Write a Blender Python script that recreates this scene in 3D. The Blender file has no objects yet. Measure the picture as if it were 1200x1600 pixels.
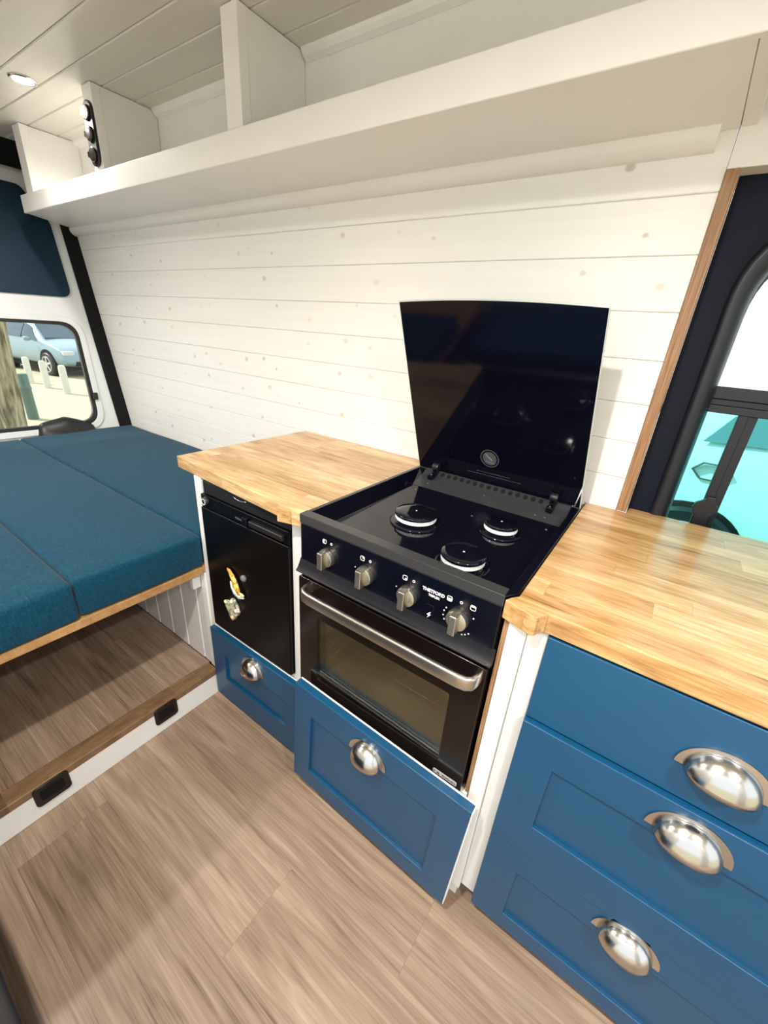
import bpy, bmesh, math, random
from mathutils import Vector, Matrix
random.seed(7)
S = bpy.context.scene
COL = S.collection
H = 0.9                      # worktop height above the floor; z below is measured from the worktop
WPOS = {}                    # world position of every object made

# ------------------------------------------------------------------ materials
def new_mat(name):
    m = bpy.data.materials.new(name); m.use_nodes = True
    nt = m.node_tree
    return m, nt, nt.nodes['Principled BSDF']

def N(nt, t, **kw):
    n = nt.nodes.new(t)
    for k, v in kw.items():
        if k == 'op': n.operation = v
        elif k.startswith('i'):
            key = int(k[1:]) if k[1:].isdigit() else k
            n.inputs[key].default_value = v
        else: setattr(n, k, v)
    return n

def math_n(nt, op, a, b=None, c=None):
    n = nt.nodes.new('ShaderNodeMath'); n.operation = op
    for i, v in enumerate((a, b, c)):
        if v is None: continue
        if isinstance(v, (int, float)): n.inputs[i].default_value = v
        else: nt.links.new(v, n.inputs[i])
    return n.outputs[0]

def rgb(c): return (c[0], c[1], c[2], 1)

def plain(name, col, rough=0.5, metal=0.0, spec=0.5, coat=0.0, var=0.0, vscale=8, bump=0.0, bscale=60):
    m, nt, b = new_mat(name)
    b.inputs['Base Color'].default_value = rgb(col)
    b.inputs['Roughness'].default_value = rough
    b.inputs['Metallic'].default_value = metal
    b.inputs['Specular IOR Level'].default_value = spec
    b.inputs['Coat Weight'].default_value = coat
    b.inputs['Coat Roughness'].default_value = 0.05
    geo = nt.nodes.new('ShaderNodeNewGeometry')
    if var:
        nz = nt.nodes.new('ShaderNodeTexNoise'); nz.inputs['Scale'].default_value = vscale
        nz.inputs['Detail'].default_value = 4
        nt.links.new(geo.outputs['Position'], nz.inputs['Vector'])
        mx = nt.nodes.new('ShaderNodeMix'); mx.data_type = 'RGBA'
        mx.inputs[6].default_value = rgb([c*(1-var) for c in col]); mx.inputs[7].default_value = rgb([min(1, c*(1+var)) for c in col])
        nt.links.new(nz.outputs['Fac'], mx.inputs[0]); nt.links.new(mx.outputs[2], b.inputs['Base Color'])
    if bump:
        nb = nt.nodes.new('ShaderNodeTexNoise'); nb.inputs['Scale'].default_value = bscale; nb.inputs['Detail'].default_value = 3
        nt.links.new(geo.outputs['Position'], nb.inputs['Vector'])
        bp = nt.nodes.new('ShaderNodeBump'); bp.inputs['Strength'].default_value = bump; bp.inputs['Distance'].default_value = 0.002
        nt.links.new(nb.outputs['Fac'], bp.inputs['Height']); nt.links.new(bp.outputs['Normal'], b.inputs['Normal'])
    return m

def planks(name, w, L, cols, y0=0.0, rough=0.45, grain=0.35, gs=(3, 90), dark=0.35, gap=0.0015, knots=0.0, spec=0.4, bump=0.08, offx=0.0, tonevar=1.0):
    """boards running along X, w wide in Y, L long, joints staggered at random"""
    m, nt, b = new_mat(name)
    L_ = nt.links
    geo = nt.nodes.new('ShaderNodeNewGeometry'); sp = nt.nodes.new('ShaderNodeSeparateXYZ'); L_.new(geo.outputs['Position'], sp.inputs[0])
    x, y, z = sp.outputs
    yy = math_n(nt, 'DIVIDE', math_n(nt, 'SUBTRACT', y, y0), w)
    row = math_n(nt, 'FLOOR', yy); fy = math_n(nt, 'FRACT', yy)
    wn = nt.nodes.new('ShaderNodeTexWhiteNoise'); wn.noise_dimensions = '1D'; L_.new(row, wn.inputs['W'])
    xx = math_n(nt, 'ADD', math_n(nt, 'DIVIDE', math_n(nt, 'ADD', x, offx), L), wn.outputs['Value'])
    colm = math_n(nt, 'FLOOR', xx); fx = math_n(nt, 'FRACT', xx)
    cv = nt.nodes.new('ShaderNodeCombineXYZ'); L_.new(row, cv.inputs[0]); L_.new(colm, cv.inputs[1])
    wn2 = nt.nodes.new('ShaderNodeTexWhiteNoise'); wn2.noise_dimensions = '2D'; L_.new(cv.outputs[0], wn2.inputs['Vector'])
    rnd = wn2.outputs['Value']
    gx = math_n(nt, 'ADD', math_n(nt, 'MULTIPLY', x, gs[0]), math_n(nt, 'MULTIPLY', rnd, 37.0))
    gv = nt.nodes.new('ShaderNodeCombineXYZ'); L_.new(gx, gv.inputs[0])
    L_.new(math_n(nt, 'MULTIPLY', y, gs[1]), gv.inputs[1]); L_.new(math_n(nt, 'MULTIPLY', z, gs[1]), gv.inputs[2])
    nz = nt.nodes.new('ShaderNodeTexNoise'); nz.inputs['Scale'].default_value = 1; nz.inputs['Detail'].default_value = 6; nz.inputs['Roughness'].default_value = .62
    nz.inputs['Distortion'].default_value = 0.4
    L_.new(gv.outputs[0], nz.inputs['Vector'])
    gv2 = nt.nodes.new('ShaderNodeCombineXYZ'); L_.new(math_n(nt, 'ADD', math_n(nt, 'MULTIPLY', x, gs[0]*.6), math_n(nt, 'MULTIPLY', rnd, 91.0)), gv2.inputs[0])
    L_.new(math_n(nt, 'MULTIPLY', y, gs[1]*.16), gv2.inputs[1]); L_.new(math_n(nt, 'MULTIPLY', z, gs[1]*.16), gv2.inputs[2])
    nz2 = nt.nodes.new('ShaderNodeTexNoise'); nz2.inputs['Scale'].default_value = 1; nz2.inputs['Detail'].default_value = 3; nz2.inputs['Distortion'].default_value = 1.2
    L_.new(gv2.outputs[0], nz2.inputs['Vector'])
    tone = math_n(nt, 'ADD', math_n(nt, 'MULTIPLY', math_n(nt, 'SUBTRACT', rnd, .5), .5*tonevar),
           math_n(nt, 'ADD', math_n(nt, 'MULTIPLY', math_n(nt, 'SUBTRACT', nz.outputs['Fac'], .5), grain*2.4),
                  math_n(nt, 'MULTIPLY', nz2.outputs['Fac'], 1.0)))
    cr = nt.nodes.new('ShaderNodeValToRGB'); L_.new(tone, cr.inputs[0])
    els = cr.color_ramp.elements
    els[0].position = .12; els[0].color = rgb(cols[0]); els[1].position = .85; els[1].color = rgb(cols[-1])
    for i, c in enumerate(cols[1:-1]):
        e = els.new(.12 + .73*(i+1)/(len(cols)-1)); e.color = rgb(c)
    out = cr.outputs[0]
    # joints
    ey = math_n(nt, 'MULTIPLY', math_n(nt, 'MINIMUM', fy, math_n(nt, 'SUBTRACT', 1, fy)), w)
    ex = math_n(nt, 'MULTIPLY', math_n(nt, 'MINIMUM', fx, math_n(nt, 'SUBTRACT', 1, fx)), L)
    em = math_n(nt, 'LESS_THAN', math_n(nt, 'MINIMUM', ey, ex), gap*.5)
    mx = nt.nodes.new('ShaderNodeMix'); mx.data_type = 'RGBA'; mx.blend_type = 'MULTIPLY'
    L_.new(math_n(nt, 'MULTIPLY', em, dark), mx.inputs[0]); L_.new(out, mx.inputs[6]); mx.inputs[7].default_value = (.25, .2, .15, 1)
    out = mx.outputs[2]
    if knots:
        kv = nt.nodes.new('ShaderNodeCombineXYZ'); L_.new(math_n(nt, 'MULTIPLY', x, 1.6), kv.inputs[0]); L_.new(math_n(nt, 'MULTIPLY', y, 4.0), kv.inputs[1])
        vo = nt.nodes.new('ShaderNodeTexVoronoi'); vo.inputs['Scale'].default_value = 1.0; L_.new(kv.outputs[0], vo.inputs['Vector'])
        n3 = nt.nodes.new('ShaderNodeTexNoise'); n3.inputs['Scale'].default_value = 9; L_.new(kv.outputs[0], n3.inputs['Vector'])
        d = math_n(nt, 'ADD', vo.outputs['Distance'], math_n(nt, 'MULTIPLY', math_n(nt, 'SUBTRACT', n3.outputs['Fac'], .5), .25))
        mr = nt.nodes.new('ShaderNodeMapRange'); mr.inputs['From Min'].default_value = .02; mr.inputs['From Max'].default_value = .26
        mr.inputs['To Min'].default_value = knots; mr.inputs['To Max'].default_value = 0
        L_.new(d, mr.inputs['Value'])
        mk = nt.nodes.new('ShaderNodeMix'); mk.data_type = 'RGBA'; L_.new(mr.outputs[0], mk.inputs[0]); L_.new(out, mk.inputs[6]); mk.inputs[7].default_value = rgb([c*.45 for c in cols[0]])
        out = mk.outputs[2]
    L_.new(out, b.inputs['Base Color'])
    b.inputs['Roughness'].default_value = rough; b.inputs['Specular IOR Level'].default_value = spec
    if bump:
        bp = nt.nodes.new('ShaderNodeBump'); bp.inputs['Strength'].default_value = bump; bp.inputs['Distance'].default_value = .002
        L_.new(nz.outputs['Fac'], bp.inputs['Height']); L_.new(bp.outputs['Normal'], b.inputs['Normal'])
    return m

def pine_white(name, col, knot=(.62, .56, .45), kamt=.5, rough=.38, ax='XZ'):
    """white painted softwood with pale knots showing through"""
    m, nt, b = new_mat(name); L_ = nt.links
    geo = nt.nodes.new('ShaderNodeNewGeometry'); sp = nt.nodes.new('ShaderNodeSeparateXYZ'); L_.new(geo.outputs['Position'], sp.inputs[0])
    x, y, z = sp.outputs
    v = z if ax == 'XZ' else y
    kv = nt.nodes.new('ShaderNodeCombineXYZ'); L_.new(math_n(nt, 'MULTIPLY', x, 7.5), kv.inputs[0]); L_.new(math_n(nt, 'MULTIPLY', v, 9.5), kv.inputs[1])
    vo = nt.nodes.new('ShaderNodeTexVoronoi'); vo.inputs['Scale'].default_value = 1.0; vo.voronoi_dimensions = '2D'; L_.new(kv.outputs[0], vo.inputs['Vector'])
    sc = nt.nodes.new('ShaderNodeSeparateColor'); L_.new(vo.outputs['Color'], sc.inputs[0])
    rad = math_n(nt, 'ADD', .035, math_n(nt, 'MULTIPLY', sc.outputs[0], .075))
    on = math_n(nt, 'GREATER_THAN', sc.outputs[1], .45)
    rel = math_n(nt, 'SUBTRACT', 1, math_n(nt, 'DIVIDE', vo.outputs['Distance'], rad))
    k = math_n(nt, 'MULTIPLY', math_n(nt, 'MULTIPLY', math_n(nt, 'MINIMUM', math_n(nt, 'MAXIMUM', math_n(nt, 'MULTIPLY', rel, 2.2), 0), 1), on), math_n(nt, 'ADD', .2, math_n(nt, 'MULTIPLY', sc.outputs[2], .8)))
    nv = nt.nodes.new('ShaderNodeCombineXYZ'); L_.new(math_n(nt, 'MULTIPLY', x, 2.0), nv.inputs[0]); L_.new(math_n(nt, 'MULTIPLY', z, 40), nv.inputs[2]); L_.new(math_n(nt, 'MULTIPLY', y, 40), nv.inputs[1])
    nz = nt.nodes.new('ShaderNodeTexNoise'); nz.inputs['Scale'].default_value = 1; nz.inputs['Detail'].default_value = 5; L_.new(nv.outputs[0], nz.inputs['Vector'])
    m1 = nt.nodes.new('ShaderNodeMix'); m1.data_type = 'RGBA'; m1.inputs[6].default_value = rgb([c*.93 for c in col]); m1.inputs[7].default_value = rgb([min(1, c*1.05) for c in col]); L_.new(nz.outputs['Fac'], m1.inputs[0])
    m2 = nt.nodes.new('ShaderNodeMix'); m2.data_type = 'RGBA'; L_.new(math_n(nt, 'MULTIPLY', k, kamt), m2.inputs[0]); L_.new(m1.outputs[2], m2.inputs[6]); m2.inputs[7].default_value = rgb(knot)
    L_.new(m2.outputs[2], b.inputs['Base Color'])
    b.inputs['Roughness'].default_value = rough
    bp = nt.nodes.new('ShaderNodeBump'); bp.inputs['Strength'].default_value = .12; bp.inputs['Distance'].default_value = .002
    L_.new(nz.outputs['Fac'], bp.inputs['Height']); L_.new(bp.outputs['Normal'], b.inputs['Normal'])
    return m

def glass(name, tint=(1, 1, 1), refl=1.0, rough=0.0):
    m, nt, b = new_mat(name); nt.nodes.remove(b)
    out = nt.nodes['Material Output']
    tr = nt.nodes.new('ShaderNodeBsdfTransparent'); tr.inputs[0].default_value = rgb(tint)
    gl = nt.nodes.new('ShaderNodeBsdfGlossy'); gl.inputs['Roughness'].default_value = rough
    fr = nt.nodes.new('ShaderNodeFresnel'); fr.inputs['IOR'].default_value = 1.45
    mx = nt.nodes.new('ShaderNodeMixShader'); nt.links.new(math_n(nt, 'MULTIPLY', fr.outputs[0], refl), mx.inputs[0]); nt.links.new(tr.outputs[0], mx.inputs[1]); nt.links.new(gl.outputs[0], mx.inputs[2])
    nt.links.new(mx.outputs[0], out.inputs[0])
    return m

def emit(name, col, st):
    m, nt, b = new_mat(name)
    b.inputs['Base Color'].default_value = rgb(col); b.inputs['Emission Color'].default_value = rgb(col); b.inputs['Emission Strength'].default_value = st
    return m

def brushed(name, col, rough=.3):
    m, nt, b = new_mat(name)
    b.inputs['Base Color'].default_value = rgb(col); b.inputs['Metallic'].default_value = 1
    geo = nt.nodes.new('ShaderNodeNewGeometry'); mp = nt.nodes.new('ShaderNodeMapping'); mp.inputs['Scale'].default_value = (20, 400, 400)
    nt.links.new(geo.outputs['Position'], mp.inputs[0])
    nz = nt.nodes.new('ShaderNodeTexNoise'); nz.inputs['Scale'].default_value = 1; nt.links.new(mp.outputs[0], nz.inputs['Vector'])
    nt.links.new(math_n(nt, 'ADD', rough-.06, math_n(nt, 'MULTIPLY', nz.outputs['Fac'], .12)), b.inputs['Roughness'])
    return m

def weave(name, col, col2):
    m, nt, b = new_mat(name); L_ = nt.links
    geo = nt.nodes.new('ShaderNodeNewGeometry')
    mp = nt.nodes.new('ShaderNodeMapping'); mp.inputs['Scale'].default_value = (60, 700, 60); L_.new(geo.outputs['Position'], mp.inputs[0])
    a = nt.nodes.new('ShaderNodeTexNoise'); a.inputs['Scale'].default_value = 1; a.inputs['Detail'].default_value = 2; L_.new(mp.outputs[0], a.inputs['Vector'])
    mp2 = nt.nodes.new('ShaderNodeMapping'); mp2.inputs['Scale'].default_value = (700, 60, 700); L_.new(geo.outputs['Position'], mp2.inputs[0])
    c = nt.nodes.new('ShaderNodeTexNoise'); c.inputs['Scale'].default_value = 1; c.inputs['Detail'].default_value = 2; L_.new(mp2.outputs[0], c.inputs['Vector'])
    s = math_n(nt, 'MULTIPLY', math_n(nt, 'ADD', a.outputs['Fac'], c.outputs['Fac']), .5)
    lo = nt.nodes.new('ShaderNodeTexNoise'); lo.inputs['Scale'].default_value = 2.5; lo.inputs['Detail'].default_value = 4; L_.new(geo.outputs['Position'], lo.inputs['Vector'])
    s2 = math_n(nt, 'ADD', math_n(nt, 'MULTIPLY', math_n(nt, 'SUBTRACT', s, .5), 3.2), math_n(nt, 'ADD', .35, math_n(nt, 'MULTIPLY', lo.outputs['Fac'], .2)))
    mx = nt.nodes.new('ShaderNodeMix'); mx.data_type = 'RGBA'; mx.inputs[6].default_value = rgb(col); mx.inputs[7].default_value = rgb(col2); L_.new(s2, mx.inputs[0])
    L_.new(mx.outputs[2], b.inputs['Base Color']); b.inputs['Roughness'].default_value = .9
    b.inputs['Sheen Weight'].default_value = .08; b.inputs['Specular IOR Level'].default_value = .15
    bp = nt.nodes.new('ShaderNodeBump'); bp.inputs['Strength'].default_value = .25; bp.inputs['Distance'].default_value = .001
    L_.new(s, bp.inputs['Height']); L_.new(bp.outputs['Normal'], b.inputs['Normal'])
    return m

M = {}
M['white'] = plain('white paint', (.82, .805, .77), .42, var=.04, vscale=12, bump=.1, bscale=40)
M['white_cool'] = plain('white body paint', (.70, .72, .72), .38, var=.02)
M['wall'] = pine_white('white painted pine', (.83, .82, .785), knot=(.50, .44, .34), kamt=.8)
M['ceil'] = pine_white('cream painted ceiling boards', (.72, .685, .60), kamt=.12, ax='XY', rough=.35)
M['clad'] = pine_white('white painted cladding', (.72, .70, .68), kamt=.25)
M['blue'] = plain('blue cabinet paint', (.0045, .066, .152), .34, var=.05, vscale=3, spec=.45)
M['floor'] = planks('vinyl oak floor', .205, 1.25, [(.135, .084, .052), (.25, .167, .11), (.335, .235, .163), (.435, .32, .235)], y0=-.602, rough=.40, grain=.34, gs=(4.5, 210), dark=.30, gap=.0013, knots=.5, offx=.93, tonevar=.36)
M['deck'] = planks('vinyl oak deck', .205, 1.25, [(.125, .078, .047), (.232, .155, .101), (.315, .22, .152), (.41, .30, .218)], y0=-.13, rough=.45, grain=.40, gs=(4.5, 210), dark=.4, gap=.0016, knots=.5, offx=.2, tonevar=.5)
M['oak'] = planks('oiled oak staves', .052, .60, [(.235, .105, .034), (.43, .24, .09), (.56, .355, .16), (.70, .50, .28)], y0=.002, rough=.25, grain=.40, gs=(9, 150), dark=.35, gap=.0008, spec=.5, bump=.03, tonevar=.6)
def upright_grain(name, c0, c1):
    m, nt, b = new_mat(name); geo = nt.nodes.new('ShaderNodeNewGeometry'); mp = nt.nodes.new('ShaderNodeMapping'); mp.inputs['Scale'].default_value = (260, 260, 9)
    nt.links.new(geo.outputs['Position'], mp.inputs[0]); nz = nt.nodes.new('ShaderNodeTexNoise'); nz.inputs['Scale'].default_value = 1; nz.inputs['Detail'].default_value = 5; nt.links.new(mp.outputs[0], nz.inputs['Vector'])
    mx = nt.nodes.new('ShaderNodeMix'); mx.data_type = 'RGBA'; mx.inputs[6].default_value = rgb(c0); mx.inputs[7].default_value = rgb(c1)
    mr = nt.nodes.new('ShaderNodeMapRange'); mr.inputs['From Min'].default_value = .3; mr.inputs['From Max'].default_value = .7; nt.links.new(nz.outputs['Fac'], mr.inputs['Value'])
    nt.links.new(mr.outputs[0], mx.inputs[0]); nt.links.new(mx.outputs[2], b.inputs['Base Color']); b.inputs['Roughness'].default_value = .5
    return m
M['oak_trim'] = upright_grain('oak trim', (.19, .09, .035), (.42, .24, .12))
M['oak_ply'] = planks('oak faced board', .3, 2.0, [(.28, .14, .05), (.40, .22, .085), (.50, .30, .13)], rough=.45, grain=.3, gs=(6, 100), gap=0)
M['nosing'] = planks('dark oak nosing', .09, 2.4, [(.10, .055, .025), (.17, .095, .045), (.24, .14, .07)], y0=-3, rough=.45, grain=.5, gs=(60, 20), gap=0)
M['gloss_black'] = plain('black enamel', (.0025, .0028, .007), .07, spec=.45)
M['panel_black'] = plain('satin black panel', (.0014, .0018, .006), .24, spec=.36)
M['black'] = plain('black plastic', (.008, .008, .009), .4)
M['matt_black'] = plain('matt black', (.006, .006, .006), .75, spec=.2)
M['grey_enamel'] = plain('dark grey enamel', (.034, .034, .035), .33, spec=.5)
M['rear_enamel'] = plain('charcoal enamel', (.034, .034, .037), .28)
M['navy'] = plain('navy plastic trim', (.0018, .0045, .013), .6, spec=.2, var=.1, bump=.15, bscale=300)
M['bezel'] = plain('dark grey bezel', (.0055, .007, .014), .42)
M['steel'] = brushed('brushed steel', (.62, .57, .52), .3)
M['knob'] = brushed('knob metal', (.60, .56, .48), .36)
M['chrome'] = brushed('satin chrome', (.58, .56, .54), .2)
M['burner_ring'] = plain('aluminium flame ring', (.95, .95, .95), .4, metal=.0, var=.25, vscale=150)
M['print'] = plain('white print', (.72, .72, .70), .5)
M['print_grey'] = plain('grey print', (.06, .06, .065), .5)
M['badge'] = plain('silver label', (.55, .55, .56), .35, var=.05)
M['label_ink'] = plain('label ink', (.07, .07, .08), .5)
M['lid'] = plain('black glass', (.002, .002, .006), .08, spec=.28)
M['lid_edge'] = plain('glass edge', (.42, .47, .43), .25)
M['oven_glass'] = glass('smoked oven glass', (.88, .86, .76), .8, .04)
M['door_glass'] = plain('brown black door glass', (.006, .0035, .003), .16, spec=.4)
M['fridge_black'] = plain('satin black fridge laminate', (.0016, .0016, .002), .34, spec=.18)
M['oven_in'] = plain('oven lining', (.66, .63, .53), .4)
M['fabric'] = weave('blue cushion cloth', (.0010, .026, .054), (.004, .066, .118))
M['padded'] = plain('dark blue padded vinyl', (.002, .022, .044), .6, spec=.3, bump=.2, bscale=200)
M['glass'] = glass('window glass', (.97, .99, .98), .8)
M['teal_glass'] = glass('tinted window glass', (.50, .93, .92), .8)
M['rubber'] = plain('rubber seal', (.006, .006, .007), .5)
M['lens'] = emit('warm lamp lens', (1, .86, .62), 14)
M['bronze'] = plain('smoked bronze plastic', (.055, .042, .03), .25, metal=.5)
M['brown_black'] = plain('brown black plastic', (.008, .0045, .0035), .3)

# ------------------------------------------------------------------ mesh helpers
def BM(): return bmesh.new()

def box(bm, x0, x1, y0, y1, z0, z1):
    vs = [bm.verts.new((x, y, z)) for z in (z0, z1) for y in (y0, y1) for x in (x0, x1)]
    for f in ((0, 2, 3, 1), (4, 5, 7, 6), (0, 1, 5, 4), (2, 6, 7, 3), (0, 4, 6, 2), (1, 3, 7, 5)):
        bm.faces.new([vs[i] for i in f])
    return bm

def prism(bm, pts, axis, a, b):
    """polygon pts extruded along axis (x,y,z) from a to b; pts are the other two coords in order"""
    def mk(p, t):
        if axis == 'z': return (p[0], p[1], t)
        if axis == 'y': return (p[0], t, p[1])
        return (t, p[0], p[1])
    A = [bm.verts.new(mk(p, a)) for p in pts]; B = [bm.verts.new(mk(p, b)) for p in pts]
    bm.faces.new(A); bm.faces.new(B[::-1])
    n = len(pts)
    for i in range(n): bm.faces.new((A[i], B[i], B[(i+1) % n], A[(i+1) % n]))
    return bm

def ring_prism(bm, outer, inner, axis, a, b):
    """frame between two loops with the same number of points"""
    def mk(p, t):
        if axis == 'z': return (p[0], p[1], t)
        if axis == 'y': return (p[0], t, p[1])
        return (t, p[0], p[1])
    n = len(outer)
    O0 = [bm.verts.new(mk(p, a)) for p in outer]; O1 = [bm.verts.new(mk(p, b)) for p in outer]
    I0 = [bm.verts.new(mk(p, a)) for p in inner]; I1 = [bm.verts.new(mk(p, b)) for p in inner]
    for i in range(n):
        j = (i+1) % n
        bm.faces.new((O0[i], O1[i], O1[j], O0[j])); bm.faces.new((I0[i], I0[j], I1[j], I1[i]))
        bm.faces.new((O0[i], O0[j], I0[j], I0[i])); bm.faces.new((O1[i], I1[i], I1[j], O1[j]))
    return bm

def rrect(x0, x1, z0, z1, r, n=6):
    pts = []
    for cx, cz, a0 in ((x1-r, z1-r, 0), (x0+r, z1-r, 90), (x0+r, z0+r, 180), (x1-r, z0+r, 270)):
        for i in range(n+1):
            a = math.radians(a0+90*i/n); pts.append((cx+r*math.cos(a), cz+r*math.sin(a)))
    return pts

def lathe(bm, prof, c=(0, 0, 0), axis='z', n=32, cap=True):
    rings = []
    for r, h in prof:
        ring = []
        for i in range(n):
            a = 2*math.pi*i/n; u, v = r*math.cos(a), r*math.sin(a)
            p = {'z': (u, v, h), 'y': (u, h, v), 'x': (h, u, v)}[axis]
            ring.append(bm.verts.new((c[0]+p[0], c[1]+p[1], c[2]+p[2])))
        rings.append(ring)
    for a, b in zip(rings, rings[1:]):
        for i in range(n): bm.faces.new((a[i], a[(i+1) % n], b[(i+1) % n], b[i]))
    if cap: bm.faces.new(rings[0][::-1]); bm.faces.new(rings[-1])
    return bm

def sweep(bm, path, prof, up=(0, 0, 1)):
    """profile (u across, v up) swept along path"""
    path = [Vector(p) for p in path]; up = Vector(up); rings = []
    for i, p in enumerate(path):
        t = (path[min(i+1, len(path)-1)]-path[max(i-1, 0)]).normalized()
        s = t.cross(up).normalized(); w = s.cross(t).normalized()
        rings.append([bm.verts.new(p+s*u+w*v) for u, v in prof])
    n = len(prof)
    for a, b in zip(rings, rings[1:]):
        for i in range(n): bm.faces.new((a[i], a[(i+1) % n], b[(i+1) % n], b[i]))
    bm.faces.new(rings[0][::-1]); bm.faces.new(rings[-1])
    return bm

def circ(r, n=12, sx=1, sy=1): return [(r*sx*math.cos(2*math.pi*i/n), r*sy*math.sin(2*math.pi*i/n)) for i in range(n)]

def tube(bm, path, r, n=10, up=(0, 0, 1)): return sweep(bm, path, circ(r, n), up)

def link(o, parent=None):
    COL.objects.link(o)
    if parent is not None: o.parent = parent

def obj(name, bm, mat, parent=None, bevel=0.0, seg=2, smooth=False, sub=0, dz=H, pose=None):
    bmesh.ops.recalc_face_normals(bm, faces=bm.faces[:])
    if pose is not None: bmesh.ops.transform(bm, matrix=pose, verts=bm.verts[:])
    bmesh.ops.translate(bm, vec=(0, 0, dz), verts=bm.verts[:])
    xs = [v.co.x for v in bm.verts]; ys = [v.co.y for v in bm.verts]; zs = [v.co.z for v in bm.verts]
    c = Vector(((min(xs)+max(xs))/2, (min(ys)+max(ys))/2, min(zs)))
    bmesh.ops.translate(bm, vec=-c, verts=bm.verts[:])
    me = bpy.data.meshes.new(name); bm.to_mesh(me); bm.free()
    for m in (mat if isinstance(mat, (list, tuple)) else [mat]): me.materials.append(m)
    o = bpy.data.objects.new(name, me); link(o, parent)
    o.location = c - (WPOS[parent.name] if parent is not None else Vector((0, 0, 0)))
    WPOS[o.name] = c
    if smooth:
        for p in me.polygons: p.use_smooth = True
    if bevel:
        b = o.modifiers.new('bevel', 'BEVEL'); b.width = bevel; b.segments = seg; b.limit_method = 'ANGLE'; b.angle_limit = math.radians(40)
        for p in me.polygons: p.use_smooth = True
        b.harden_normals = True
    if sub:
        s = o.modifiers.new('sub', 'SUBSURF'); s.levels = s.render_levels = sub
    return o

def autosmooth(o, deg=40):
    for p in o.data.polygons: p.use_smooth = True
    o.data.set_sharp_from_angle(angle=math.radians(deg))
    return o

def empty(name, loc, label=None, cat=None, group=None, kind=None):
    o = bpy.data.objects.new(name, None); link(o); o.empty_display_size = .05
    p = Vector((loc[0], loc[1], loc[2]+H)); o.location = p; WPOS[o.name] = p
    return tag(o, label, cat, group, kind)

def tag(o, label=None, cat=None, group=None, kind=None):
    if label: o['label'] = label
    if cat: o['category'] = cat
    if group: o['group'] = group
    if kind: o['kind'] = kind
    return o

def struct(name, bm, mat, label, cat, **kw):
    return tag(obj(name, bm, mat, **kw), label, cat, kind='structure')

def dup(o, loc, label=None):
    """copy of a thing with its parts and sub-parts"""
    r = o.copy(); COL.objects.link(r); r.location = loc
    WPOS[r.name] = Vector(loc)
    for ch in list(o.children):
        c = ch.copy(); COL.objects.link(c); c.parent = r
        for g in ch.children:
            d = g.copy(); COL.objects.link(d); d.parent = c
    if label: r['label'] = label
    return r

def dup_part(o, parent, world, z=H):
    """copy of a part (and its sub-parts) moved to another place on the same thing"""
    r = o.copy(); COL.objects.link(r); r.parent = parent
    w = Vector(world); r.location = w - WPOS[parent.name]; WPOS[r.name] = w
    for g in list(o.children):
        d = g.copy(); COL.objects.link(d); d.parent = r
    return r

def text_bm(bm, s, size, centre, right=(1, 0, 0), up=(0, 0, 1), extrude=.0004, bold=0.0):
    cu = bpy.data.curves.new('lettering', 'FONT'); cu.body = s; cu.size = size; cu.align_x = 'CENTER'; cu.align_y = 'CENTER'; cu.extrude = extrude; cu.offset = bold
    to = bpy.data.objects.new('lettering', cu); COL.objects.link(to)
    bpy.context.view_layer.update()
    me = bpy.data.meshes.new_from_object(to.evaluated_get(bpy.context.evaluated_depsgraph_get()))
    R, U = Vector(right).normalized(), Vector(up).normalized(); Nn = R.cross(U)
    vs = [bm.verts.new(Vector(centre)+R*v.co.x+U*v.co.y+Nn*v.co.z) for v in me.vertices]
    for p in me.polygons:
        try: bm.faces.new([vs[i] for i in p.vertices])
        except ValueError: pass
    bpy.data.objects.remove(to); bpy.data.curves.remove(cu); bpy.data.meshes.remove(me)
    return bm

# ------------------------------------------------------------------ the setting
WY = .60                      # kitchen-side wall face
OPP = -1.16                   # opposite wall face
CZ = 1.105                    # ceiling

struct('floor', box(BM(), -2.35, 2.3, OPP-.05, .72, -.96, -.9), M['floor'], 'oak-look vinyl plank floor of the van', 'floor')

# kitchen wall: tongue-and-groove boards, rear edge cut to the slant of the rear pillar
def xrear(z): return -2.171-.2453*z
seams = [-.9, -.79, -.68, -.57, -.46, -.36, -.277, -.187, -.096, -.004, .086, .179, .272, .372, .474, .584, .692, .80, .91, 1.02, 1.105]
bm = BM()
for a, b in zip(seams, seams[1:]):
    g = .0003; c = .0019
    prof = [(WY+.02, a+g), (WY+c, a+g), (WY, a+g+c), (WY, b-g-c), (WY+c, b-g), (WY+.02, b-g)]
    lo = [bm.verts.new((xrear(p[1]), p[0], p[1])) for p in prof]; hi = [bm.verts.new((.553, p[0], p[1])) for p in prof]
    bm.faces.new(lo); bm.faces.new(hi[::-1])
    for i in range(6): bm.faces.new((lo[i], hi[i], hi[(i+1) % 6], lo[(i+1) % 6]))
box(bm, -2.45, .553, WY+.018, WY+.03, -.9, CZ)
struct('wall_back', bm, M['wall'], 'white painted tongue-and-groove boarded wall behind the kitchen', 'wall')

# ceiling boards along the van
bm = BM(); y = WY+.028-.11*16
ys = [.582-.11*i for i in range(0, 17)]
for y1 in ys:
    y0 = y1-.11; g = .001; c = .003
    prof = [(y0+g, CZ+.02), (y0+g, CZ+c), (y0+g+c, CZ), (y1-g-c, CZ), (y1-g, CZ+c), (y1-g, CZ+.02)]
    prism(bm, prof, 'x', -2.47, 2.3)
box(bm, -2.47, 2.3, OPP-.15, .75, CZ+.018, CZ+.03)
struct('ceiling', bm, M['ceil'], 'cream painted boarded ceiling', 'ceiling')

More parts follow.
